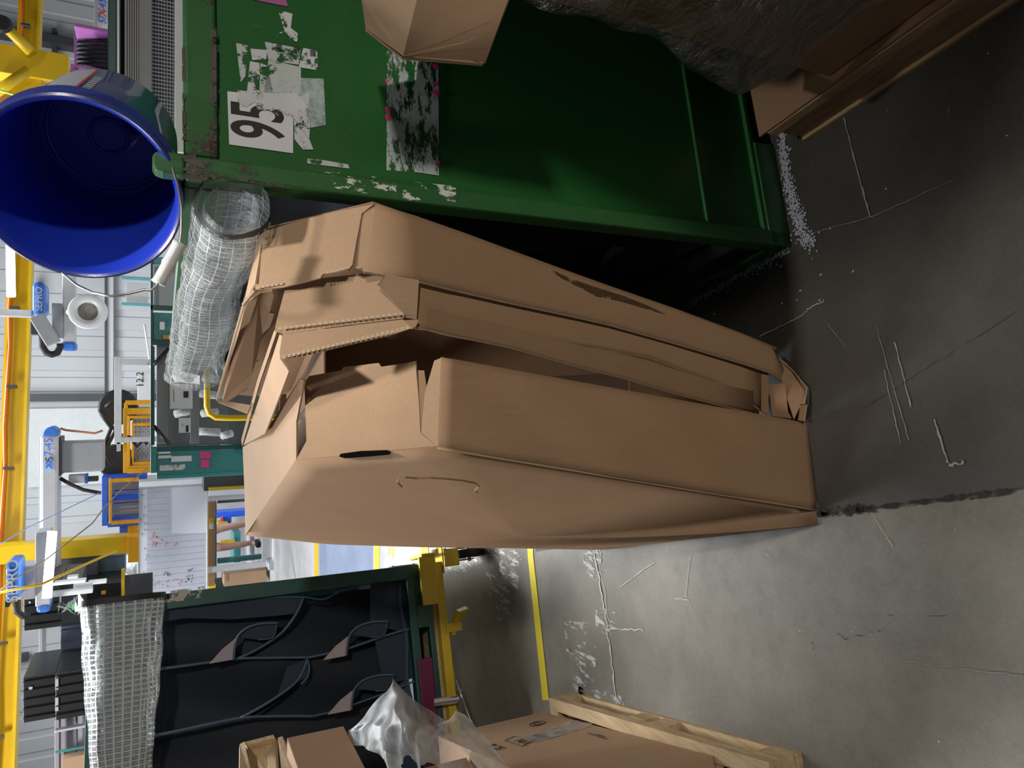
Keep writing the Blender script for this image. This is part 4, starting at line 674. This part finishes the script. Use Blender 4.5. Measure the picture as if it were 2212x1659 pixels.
R2 = bg('picking_robot', 'blue and grey robot head with black cable loop, beside the bucket', 'robot', [('head', 69, 98, 607, 680, 8.6, .35, RBLU, 'blue head', .05), ('mast', 134, 162, 590, 740, 8.9, .2, LGRY, 'pale grey mast', .01), ('mast_cap', 130, 164, 738, 757, 8.88, .22, RBLU, None, .03), ('carriage', 112, 134, 655, 730, 8.8, .25, GRY), ('rail', -30, 68, 668, 682, 8.7, .2, LGRY), ('motor', 66, 82, 694, 722, 8.7, .15, BLKP)])
m = M(); a = pY(80, 683, 8.6); b = pY(116, 742, 8.6); m.tube([a, b], .095, 4); obj('slanted_arm', m, GRY, R2, 'slanted grey arm', bevel=.01)
ln(((92, 722), (92, 750), (100, 762), (112, 766), (124, 762), (130, 750), (130, 742)), 8.7, .035, 'cable_loop', BLK, R2, 'black cable loop')
text('lettering', 'SEPRO', pY(84, 646, 8.595), RV, UP, .085, LGRY, R2, .002)
m = M(); ctr = pY(190, 673, 7.9); axn = (ctr - CAM).normalized(); m.lathe(ctr, axn, [(0, .085), (-.02, .10), (-.03, .13), (-.02, .158), (0, .165), (.04, .16), (.04, .085), (0, .085)], 40); wr = obj('ring_lamp_frame', m, WHT, label='white round ring on a bracket beside the robot head', cat='ring', smooth=True, split=.7)
m = M(); m.lathe(ctr + axn * .04, axn, [(0, .085), (-.01, .06), (-.02, 0)], 20); obj('granule_window', m, plain('granules', (.30, .29, .24), .8, var=.6, ns=40), wr)
m = M(); m.tube([pY(170, 673, 8.0), pY(150, 674, 8.4), pY(148, 675, 8.95)], .03, 8); obj('ring_bracket', m, WHT, wr)
R3 = bg('picking_robot', 'blue robot head lettered SEPRO at the upper left, over the black crates', 'robot', [('head', 12, 42, 1215, 1297, 7.6, .35, RBLU, 'blue head', .03), ('carriage', 42, 75, 1225, 1295, 7.9, .3, GRY), ('mast', 76, 108, 1150, 1310, 8.0, .25, LGRY, 'grey mast', .01), ('mast_cap', 78, 108, 1308, 1325, 7.98, .27, RBLU, None, .03), ('foot', 10, 20, 1297, 1312, 7.7, .15, BLKP), ('air_tube_tray', 115, 185, 1256, 1262, 7.8, .1, WHT)])
text('lettering', 'SEPRO', pY(27, 1255, 7.59), RV, UP, .13, LGRY, R3, .002); ln(((36, 1297), (37, 1322), (48, 1330), (64, 1332)), 7.7, .03, 'cable_loop', BLK, R3)
for P, mt, r, lb_ in ((((0, 1275, 7.5), (45, 1242, 7.5), (95, 1212, 7.6), (200, 1130, 7.7), (222, 1100, 7.9), (260, 1060, 8.1), (318, 1012, 8.4)), plain('tan_cord', (.3, .22, .12), .6), .006, 'thin cord sagging across the upper left of the hall'), (((0, 1280, 7.4), (90, 1262, 7.4), (160, 1230, 7.6), (250, 1190, 7.8)), YEL2, .012, 'yellow hose crossing in front of the black crates'), (((0, 1175, 7.4), (60, 1140, 7.6), (215, 1065, 8)), INKL, .005, 'pale blue cord rising from the crane beam')):
    ln(P, 8, r, 'hanging_cord', mt, None, lb_, 'cord')
ln(((0, 196, 8.3), (58, 212, 8.3), (90, 230, 8.3)), 8, .012, 'hanging_cord', plain('lime_cord', (.45, .8, .05), .5), None, 'lime green cord above the bucket rim', 'cord')
t = bg('air_tube_bundle', 'white horizontal tubes under the left robot', 'tubes', [('tube', 190, 230, 1255, 1262, 8.3, .08, WHT), ('tube', 158, 200, 1262, 1270, 8.2, .08, WHT), ('tube', 110, 200, 1276, 1286, 8.1, .08, WHT), ('tube', 145, 168, 1245, 1253, 8.1, .08, WHT)])
# moulds and machines
def frame(t, x0, x1, y0, y1, Y, w_, mat, dep=.12, name='frame_bar'):
    for q in ((x0, x0 + w_, y0, y1), (x0 + w_, x1, y0, y0 + w_ * 1.2), (x0 + w_, x1, y1 - w_ * 1.2, y1)): obj(name, fb(q[0], q[1], q[2], q[3], Y, dep), mat, t, bevel=.004)
t = bg('mould_frame', 'outer orange machine guard frames nested behind the teal mesh container', 'guard frame', [('back_plate', 286, 330, 880, 1012, 10.4, .05, GRY)])
frame(t, 266, 332, 882, 1022, 9.6, 9, ORG); frame(t, 276, 332, 898, 1012, 9.9, 5, ORG); frame(t, 284, 332, 914, 1004, 10.1, 5, ORG); frame(t, 268, 330, 865, 895, 9.9, 8, ORG)
for k in range(9): obj('guard_bar', fb(288, 330, 908 + k * 12, 910 + k * 12, 10.2, .03), ALU, t)
for k in range(4): obj('guard_bar', fb(292 + k * 9, 294 + k * 9, 900, 1010, 10.2, .03), ALU, t)
t = bg('blue_guard_machine', 'blue press guard with an orange frame inside, left of the teal container', 'machine', [('top_bar', 220, 232, 1030, 1136, 9.8, .35, BLU), ('left_bar', 232, 300, 1124, 1137, 9.8, .3, BLU), ('right_bar', 232, 318, 1028, 1037, 9.8, .3, BLU), ('cross_bar', 232, 300, 1070, 1080, 10.0, .2, BLU), ('orange_plate', 276, 300, 1134, 1160, 9.9, .2, ORG), ('back_plate', 240, 300, 1036, 1125, 10.3, .05, plain('mid_grey', (.16, .17, .2), .5)), ('shelf', 258, 276, 1137, 1162, 9.95, .1, BLU)])
frame(t, 235, 300, 1034, 1132, 9.7, 6, ORG, .08)
for k in range(10): obj('guard_bar', fb(246, 300, 1040 + k * 9, 1041.5 + k * 9, 10.1, .02), (ALU, ORG, DGRY)[k % 3], t)
t = thing('hose_reel_unit', pY(270, 930, 9.9), 'black drums with looping hoses above the orange guard frames', 'machine')
for x, y, r in ((255, 880, .22), (250, 998, .20)): m = M(); m.lathe(pY(x, y, 10.1), (0, 1, 0), [(0, 0), (0, r * .9), (.03, r), (.35, r), (.4, 0)], 24); obj('drum', m, BLK, t, smooth=True, split=.6)
for P in (((222, 890), (232, 910), (250, 930), (236, 955), (228, 980), (240, 1000), (262, 1010)), ((215, 885), (226, 905), (240, 925), (226, 960), (215, 985), (216, 1010)), ((228, 880), (240, 870), (256, 862), (270, 868)), ((262, 940), (282, 945), (296, 965), (310, 950), (318, 960))): ln(P, 9.7, .022, 'hose', BLK, t)
t = bg('aluminium_stand', 'grey aluminium pipe stand beside the hose drums', 'stand', [('pipe', 247, 262, 770, 960, 9.0, .08, LGRY), ('upright', 262, zx(9.0), 778, 790, 9.0, .08, LGRY), ('upright', 262, zx(9.2), 940, 950, 9.2, .08, LGRY), ('crossbar', 252, 260, 955, 975, 9, .1, ALU)])
bg('dark_press', 'dark press seen between the teal container and the whiteboard', 'machine', [('base_block', 440, zx(10.5), 1008, 1056, 10.5, .4, DGRY), ('base_foot', 452, zx(10.4), 1050, 1056, 10.4, .3, YEL)])
bg('grey_machine_body', 'grey machine body behind the whiteboard', 'machine', [('body', 300, zx(14), 1035, 1120, 14, 1, GRY), ('panel', 300, 440, 1120, 1255, 14, .05, DGRY)])
# whiteboard on its stand
WB = bg('whiteboard', 'large whiteboard printed with schedule tables on a silver wheeled stand', 'whiteboard', [('board', 300, 446, 1052, 1283, 11.0, .03, MT.setdefault('wb', plain('board_white', (0.60, 0.64, 0.72), .3, var=.03)), 'white writing surface'), ('frame_edge', 296, 300, 1050, 1285, 10.98, .05, ALU), ('frame_edge', 446, 449, 1050, 1285, 10.98, .05, ALU), ('frame_edge', 300, 446, 1049, 1052, 10.98, .05, ALU), ('frame_edge', 300, 446, 1283, 1286, 10.98, .05, ALU), ('stand_leg', 449, zx(11.05), 1068, 1078, 11.05, .05, ALU), ('stand_leg', 449, zx(11.05), 1219, 1231, 11.05, .05, ALU), ('stand_foot', zx(10.8) - 12, zx(10.8), 1066, 1080, 10.8, .6, ALU), ('stand_foot', zx(10.8) - 12, zx(10.8), 1216, 1232, 10.8, .6, ALU), ('crossbar', 566, 583, 1078, 1219, 11.06, .05, GRY)])
m = M()
for k in range(44): fb(318 + k * 2.9, 318.35 + k * 2.9, 1056 + (0 if k < 18 else 96), 1280, 10.995, .002, m)
for k in range(16): fb(316, 368 if k < 7 else 444, 1062 + k * 13.6, 1062.5 + k * 13.6, 10.995, .002, m)
obj('printed_table', m, plain('line_blue', (.38, .42, .52), .6), WB, 'printed table lines')
rn = random.Random(11)
for mt, bx, k_ in ((RED, (326, 350, 1152, 1170), 9), (RED, (326, 382, 1172, 1182), 14), (INK, (304, 318, 1070, 1270), 16), (INK, (350, 368, 1238, 1250), 7), (INK, (396, 416, 1228, 1262), 14), (RED, (322, 400, 1254, 1272), 14), (TEALL, (326, 345, 1262, 1272), 5)):
    m = M()
    for _ in range(k_):
        x, y = rn.uniform(*bx[:2]), rn.uniform(*bx[2:]); m.tube([pY(x + rn.uniform(-1, 1) * (j % 2) * 2, y - j * 1.4, 10.99) for j in range(4)], .0035, 3)
    obj('handwriting', m, mt, WB)
t = bg('workbench', 'brown board bench strip under the whiteboard with rows of hooks', 'bench', [('bench_top', 449, 464, 1084, 1266, 11.5, .5, BRN), ('bench_edge', 464, 468, 1084, 1250, 11.45, .6, DGRY), ('side_leg', 470, zx(11.5), 1078, 1084, 11.5, .06, DGRY), ('side_rail', 470, zx(11.7), 1202, 1212, 11.7, .06, TEALL)])
for k in range(8): obj('hook', fb(452, 462, 1120 + k * 3, 1121 + k * 3, 11.48, .02), YEL2 if k < 4 else WHT, t)
bg('blue_press', 'blue and yellow machine part visible under the workbench', 'machine', [('blue_plate', 468, zx(13.2), 1104, 1116, 13.2, .3, BLU), ('blue_block', 482, 500, 1116, 1132, 13.1, .3, BLU), ('yellow_wedge', 470, 492, 1128, 1146, 13.0, .2, YEL2), ('red_clamp', 476, 482, 1118, 1126, 13.0, .1, RED)])
bg('parts_cart', 'grey cart with yellow handle behind the legs of the worker', 'cart', [('shelf', 505, 520, 1150, 1215, 13, .6, TEALL), ('handle', 476, 508, 1168, 1174, 12.9, .1, YEL2), ('post', 470, zx(13), 1208, 1214, 13, .06, GRY)])
bg('cardboard_bin', 'brown carton standing on the floor right of the far teal rail', 'box', [('carton_body', 484, zx(11.2) - 8, 1236, 1262, 11.2, .4, KB2), ('carton_slot', 488, 494, 1240, 1256, 11.19, .02, KB3)])
bg('far_cage', 'far stack of yellow slatted crates behind the left container', 'crate', [('crate_body', 449, 466, 1262, 1300, 11.6, .6, YEL), ('crate_base', 466, zx(11.65), 1262, 1300, 11.65, .55, DGRY)])
# worker
pz = 12.4; fx = pY(553, 1172, pz); X0 = (fx.x + pY(540, 1142, pz).x) / 2
PS = thing('person', (X0, pz, 0), 'person in black shorts and dark shoes standing behind the whiteboard, only the bare legs showing', 'person')
def skin(name, nodes, edges, mat, par, lev=2):
    me = bpy.data.meshes.new(name); org = ORI[par.name]; me.from_pydata([V(n[0]) - org for n in nodes], edges, []); o = bpy.data.objects.new(name, me); COL.objects.link(o); o.parent = par; me.materials.append(mat); ORI[o.name] = org
    o.modifiers.new('skin', 'SKIN'); sv = me.skin_vertices[0].data
    for i, n in enumerate(nodes): sv[i].radius = (n[1], n[1] * (n[2] if len(n) > 2 else 1)); sv[i].use_root = i == 0
    s = o.modifiers.new('sub', 'SUBSURF'); s.levels = lev; s.render_levels = lev; 
    for p in me.polygons: p.use_smooth = True
    return o
c = V((X0, pz, 0)); lx = .20
nodes = [(c + V((0, 0, .92)), .15, .8), (c + V((0, 0, 1.15)), .14, .75), (c + V((0, 0, 1.38)), .17, .65), (c + V((0, 0, 1.50)), .06), (c + V((0, 0, 1.60)), .08), (c + V((0, 0, 1.72)), .085), (c + V((-.11, 0, .86)), .10), (c + V((-.13, -.02, .68)), .085), (c + V((-.14, -.02, .48)), .058), (c + V((-.13, .0, .33)), .062), (c + V((-.12, .03, .10)), .036), (c + V((-.12, -.08, .04)), .038), (c + V((.12, 0, .86)), .10), (c + V((.15, .03, .66)), .085), (c + V((.17, .03, .48)), .058), (c + V((.18, .08, .33)), .062), (c + V((.18, .14, .10)), .036), (c + V((.18, .04, .04)), .038), (c + V((-.2, 0, 1.40)), .055), (c + V((-.26, -.03, 1.13)), .042), (c + V((-.2, -.2, .98)), .032), (c + V((.2, 0, 1.40)), .055), (c + V((.26, -.03, 1.13)), .042), (c + V((.2, -.2, .98)), .032)]
skin('body', nodes, [(0, 1), (1, 2), (2, 3), (3, 4), (4, 5), (0, 6), (6, 7), (7, 8), (8, 9), (9, 10), (10, 11), (0, 12), (12, 13), (13, 14), (14, 15), (15, 16), (16, 17), (2, 18), (18, 19), (19, 20), (2, 21), (21, 22), (22, 23)], SKIN, PS)
skin('shorts', [(c + V((0, 0, .95)), .175, .85), (c + V((-.10, 0, .84)), .125), (c + V((-.13, -.02, .66)), .11), (c + V((.11, 0, .84)), .125), (c + V((.15, .03, .64)), .11)], [(0, 1), (1, 2), (0, 3), (3, 4)], BLK, PS)
skin('shirt', [(c + V((0, 0, 1.0)), .17, .85), (c + V((0, 0, 1.2)), .165, .8), (c + V((0, 0, 1.40)), .19, .7), (c + V((-.22, 0, 1.38)), .075), (c + V((-.25, -.02, 1.24)), .06), (c + V((.22, 0, 1.38)), .075), (c + V((.25, -.02, 1.24)), .06)], [(0, 1), (1, 2), (2, 3), (3, 4), (2, 5), (5, 6)], DGRY, PS)
for s, y in ((-.12, -.06), (.18, .06)): m = M(); m.box(c + V((s, y, .04)), (.10, .27, .08)); obj('shoe', m, BLK, PS, bevel=.03)
m = M(); m.lathe(c + V((0, 0, 1.60)), (0, 0, 1), [(.10, .10), (.15, .10), (.20, .07), (.22, 0)], 16); obj('hair', m, BLK, PS, smooth=True)
# hopper dome by the whiteboard
ctr = pY(300, 1213, 11.6); m = M(); dv = V((0, -1, .1)); m.lathe(ctr, dv, [(0, .37), (.03, .36), (.05, .33), (.05, .21), (.02, .2)], 48); wd = obj('round_hopper', m, WHT, label='white round hopper lid with clear dome behind the left end of the whiteboard', cat='hopper', smooth=True, split=.5)
m = M(); m.lathe(ctr, dv, [(.02, .2), (.10, .17), (.15, .1), (.17, 0)], 32); obj('clear_dome', m, FILM, wd, smooth=True); m = M(); m.lathe(ctr, dv, [(-.25, .36), (.0, .37)], 32); m.lathe(ctr, dv, [(.0, .2), (.0, 0)], 32); obj('hopper_side', m, MT['gold'] if 'gold' in MT else ALU, wd, smooth=True)
# left background crates
def crate(lb_, x0, x1, y0, y1, Y, d, mt, slots):
    t = bg('slatted_crate', lb_, 'crate', [('crate_shell', x0, x1, y0, y1, Y, d, mt)], None)
    for a, b, c_, d_ in slots: obj('hand_slot', fb(a, b, c_, d_, Y - .012, .012), BLK if mt is not BLKP else WHT if (b - a) * (d_ - c_) < 60 else LGRY, t)
    for k in range(5): y = y0 + (y1 - y0) * (k + .5) / 5; obj('rib', fb(x0, x1, y, y + 1.6, Y - .02, .02), mt, t)
    return t
cr1 = crate('black plastic crate with a green tag behind the left robot mast', 52, 132, 1256, 1358, 8.4, .7, BLKP, ((129, 132, 1283, 1305), (62, 66, 1300, 1303)))
obj('green_tag', fb(155, 164, 1306, 1317, 8.25, .01), plain('tag_green', (.05, .75, .08), .5), cr1, 'bright green tag'); obj('crate_lower', fb(132, 175, 1252, 1345, 8.3, .7), BLKP, cr1)
crate('blue grey slatted crate between two black ones', 131, 186, 1350, 1447, 8.6, .6, plain('blue_grey_plastic', (.09, .10, .16), .4), ((138, 140, 1360, 1363),))
crate('black plastic crate with an oval white sticker at the far left', 50, 120, 1459, 1556, 8.0, .7, BLKP, ((62, 70, 1484, 1492),)); crate('black plastic crate standing under the oval sticker crate', 120, 190, 1450, 1550, 7.95, .7, BLKP, ((119, 126, 1463, 1490), (119, 126, 1506, 1536)))
bg('storage_rack', 'mauve grey storage rack with green straps at the far left edge', 'rack', [('rack_back', 118, 200, 1548, 1690, 8.2, .1, plain('mauve_grey', (.30, .28, .34), .5)), ('rack_post', 126, 130, 1556, 1690, 8.1, .06, DGRY), ('rack_post', 163, 167, 1540, 1690, 8.1, .06, DGRY), ('rack_beam', 118, 190, 1572, 1577, 8.0, .06, LGRY), ('strap', 118, 190, 1618, 1622, 7.95, .03, TEALL), ('shelf_carton', 134, 190, 1634, 1700, 8.0, .3, KB2)])
bg('mesh_fence', 'yellow post and black mesh guard beside the whiteboard', 'fence', [('fence_rail', 262, 269, 1230, 1300, 8.9, .06, YEL2, 'yellow rail'), ('fence_post', 269, zx(8.9), 1294, 1300, 8.9, .06, YEL2), ('mesh_panel', 269, 330, 1240, 1300, 8.95, .02, DGRY)] )
bg('dark_machine', 'black machine cabinet with an orange button panel behind the left container', 'machine', [('cabinet', 175, 262, 1262, 1310, 9.3, .8, BLKP), ('button_panel', 218, 228, 1276, 1284, 9.28, .02, ORG), ('blue_cabinet', 210, 270, 1200, 1250, 9.9, .5, plain('slate_blue', (.08, .14, .22), .5)), ('cabinet_upper', 112, 212, 1205, 1262, 9.8, .5, DGRY)])
# mid-ground teal mesh container
MC = bg('mesh_container', 'teal mesh container with two white paper sheets, behind the cardboard cartons', 'container', [('top_rail', 325, 334, 748, 962, 5.2, .06, TEAL, 'dark teal top rail'), ('corner_post', 325, zx(5.2), 958, 968, 5.2, .06, TEAL), ('corner_post', 325, zx(5.2), 742, 750, 5.2, .06, TEAL), ('side_sheet', 338, zx(5.0) - 30, 968, 1016, 5.0, .03, TEALL, 'light teal side sheet'), ('side_rail', 325, 338, 966, 1022, 4.99, .06, TEALL), ('side_rail', 338, zx(4.99), 1014, 1022, 4.99, .05, TEALL), ('cross_band', 338, 364, 750, 958, 5.28, .03, GRY, 'grey cross band'), ('cross_band', 411, 430, 750, 958, 5.28, .03, GRY, 'grey cross band'), ('back_sheet', 338, zx(5.9) - 30, 750, 958, 5.9, .04, DGRY)])
m = M()
for k in range(70): fb(338, 560, 751 + k * 3.0, 751.9 + k * 3.0, 5.24, .003, m)
for k in range(46): fb(339 + k * 3.4, 339.9 + k * 3.4, 750, 958, 5.244, .003, m)
obj('wire_mesh', m, plain('mesh_grey', (.22, .23, .23), .5), MC, 'fine wire mesh')
for x0, x1, y0, y1 in ((367, 416, 829, 883), (386, 412, 903, 935)): s_ = obj('paper_sheet', fb(x0, x1, y0, y1, 5.225, .004), PAP, MC, 'white paper sheet'); obj('paper_print', fb(x0 + (x1 - x0) * .6, x0 + (x1 - x0) * .82, y0 + 16, y0 + 30, 5.222, .002), INK, s_); obj('paper_print', fb(x0 + 8, x0 + 9, y0 + 12, y1 - 14, 5.222, .002), INK, s_)
for x0, y0, x1, y1 in ((332, 920, 366, 960), (332, 788, 366, 752)): ln(((x0, y0), (x1, y1)), 5.2, .012, 'gusset', BLKP, MC)
for x, y, x2, y2 in ((378, 818, 416, 812), (378, 894, 420, 886), (440, 816, 470, 820), (432, 850, 480, 856), (430, 932, 475, 934), (480, 942, 500, 936), (436, 893, 470, 890)): m = M(); m.tube([pY(x, y, 5.6), pY(x2, y2, 5.55)], .028, 10); obj('white_tube', m, WHT, MC, smooth=True)
text('sheet_number', '1', pY(372, 992, 4.995), RV, UP, .05, INK, MC, .0005)
for x0, x1, y0, y1, mt in ((370, 414, 985, 997, PAP), (342, 370, 984, 990, PAP), (342, 368, 976, 980, PAP), (345, 400, 1004, 1016, MT['paper_scraps']), (432, 455, 976, 990, HOT), (434, 452, 994, 1010, HOT)): obj('side_label', fb(x0, x1, y0, y1, 4.992 if mt is not HOT else 4.99, .004), mt, MC)
MC2 = bg('panel_container', 'second teal container behind the handle grip of the bucket', 'container', [('top_rail', 325, 331, 560, 748, 6.2, .06, TEAL), ('corner_post', 325, zx(6.2), 668, 678, 6.2, .06, TEAL), ('corner_post', 331, zx(6.2), 739, 748, 6.2, .06, TEAL), ('light_panel', 331, 500, 678, 739, 6.22, .03, TEALL, 'light teal sheet with stickers'), ('cyan_panel', 331, 500, 560, 576, 6.22, .03, MT.setdefault('cy', plain('cyan_sheet', (.10, .35, .42), .4))), ('mesh_panel', 331, 500, 578, 668, 6.4, .03, GRY), ('green_bar', 356, 376, 764, 784, 5.5, .1, plain('bright_green', (.02, .25, .03), .4)), ('sticker', 345, 356, 695, 712, 6.21, .005, WHT), ('sticker', 352, 366, 724, 733, 6.21, .005, ORG)])
t = bg('pale_rack', 'pale blue wire rack in front of the far wall', 'rack', [('rack_post', 262, zx(11), 660, 666, 11, .05, MT['cyan_sheet']), ('rack_post', 262, zx(11), 606, 612, 11, .05, MT['cyan_sheet']), ('wire_shelf', 272, 320, 612, 660, 11.1, .02, LGRY)])
ln(((447, 790), (447, 878), (452, 893), (466, 902), (500, 903), (zx(4.3), 896)), 4.3, .016, 'bent_rail', YEL2, None, 'bent yellow tube rail beside the top of the cartons', 'rail', 12)
t = bg('electrical_box', 'white control box marked 12.2 between the teal rail and the orange frames', 'box', [('box_body', 297, 326, 805, 864, 8.8, .2, WHT), ('pedestal', 326, zx(8.85), 820, 850, 8.85, .1, GRY)]); text('box_number', '12.2', pY(303, 820, 8.795), RV, UP, .10, INK, t, .002)
ln(((335, 812), (325, 790), (318, 740), (312, 700)), 9.4, .012, 'hanging_cord', WHT, None, 'white looped hose above the far teal container', 'hose')
# right background
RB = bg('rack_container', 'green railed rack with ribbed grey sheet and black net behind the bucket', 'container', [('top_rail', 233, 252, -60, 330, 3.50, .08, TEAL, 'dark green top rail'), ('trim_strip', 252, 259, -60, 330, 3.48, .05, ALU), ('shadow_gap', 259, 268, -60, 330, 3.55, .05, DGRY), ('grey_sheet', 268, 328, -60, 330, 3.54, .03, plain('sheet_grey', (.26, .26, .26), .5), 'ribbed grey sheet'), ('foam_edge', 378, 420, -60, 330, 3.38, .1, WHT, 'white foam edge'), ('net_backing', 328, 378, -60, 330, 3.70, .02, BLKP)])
m = M()
for k in range(40): fb(328, 378, -40 + k * 8.2, -38.8 + k * 8.2, 3.60, .004, m)
for k in range(8): fb(330 + k * 6.2, 331.2 + k * 6.2, -60, 330, 3.60, .004, m)
obj('net', m, GRY, RB, 'grey square net'); 
for k in range(6): obj('sheet_rib', fb(272 + k * 5, 274 + k * 5, -60, 330, 3.53, .012), GRY, RB)
PB = bg('pink_bin', 'pink plastic bin holding black ribbed bags, above the bucket', 'bin', [('side_wall', 152, 300, 150, 205, 5.3, .6, PINK), ('top_edge', 158, 240, 145, 152, 5.28, .65, PINK), ('back_edge', 160, 170, 66, 150, 5.75, .06, PINK), ('far_side', 160, 300, 62, 70, 5.3, .6, PINK), ('corner_clip', 150, 158, 150, 162, 5.27, .05, PINK), ('white_tag', 160, 190, 184, 200, 5.29, .01, PAP), ('floor', 298, 310, 66, 200, 5.3, .6, PINK)])
for k in range(8):
    m = M(); y = 76 + k * 9.4; m.tube([pY(170, y, 5.5), pY(205, y + 1.5, 5.45), pY(250, y + 3, 5.4)], .022, 8); obj('black_bag', m, MT.setdefault('bag', plain('glossy_black_film', (.015, .017, .022), .12, bm=.6, ns=20)), PB, smooth=True)
SG = bg('machine_sign', 'white machine cover lettered 7X-45 at the top right', 'sign', [('cover', 203, 236, -60, 70, 7.2, .25, WHT), ('cover_lip', 203, 209, -60, 70, 7.17, .03, LGRY)])
text('lettering', 'S7', pY(222, 43, 7.19), RV, UP, .085, INKB, SG, .002, shear=.25, xs=.8); text('lettering', 'X', pY(222, 28.5, 7.19), RV, UP, .09, RED, SG, .002, shear=.2); text('lettering', '-45', pY(222, 12, 7.19), RV, UP, .085, INKB, SG, .002, shear=.25)
bg('orange_machinery', 'orange machinery behind the yellow braced post', 'machine', [('body', 0, 60, 160, 260, 12.5, .5, plain('rust_orange', (.45, .18, .03), .5)), ('pipe', 0, 60, 172, 178, 12.3, .1, ORG), ('pipe', 0, 60, 150, 154, 12.3, .1, GRY)])
m = M(); m.lathe(pY(2, 48, 8.4), (0, 1, 0), [(0, 0), (0, .07), (.04, .09), (.08, .07), (.08, 0)], 20); obj('pulley_wheel', m, BLK, label='black pulley wheel by the yellow brace at the top right', cat='pulley', smooth=True, split=.6)

GROUPS = {'picking_robot': 'robots over the moulding machines', 'slatted_crate': 'plastic crates at the far left', 'hanging_cord': 'cords and hoses hanging in the hall', 'tube_light': 'tube lights under the crane', 'carton': 'brown cartons in the foreground', 'wooden_pallet': 'wooden pallets in the foreground'}
for o in list(COL.objects):
    if o.parent is None and not o.get('group') and o.name.split('.')[0] in GROUPS: o['group'] = GROUPS[o.name.split('.')[0]]
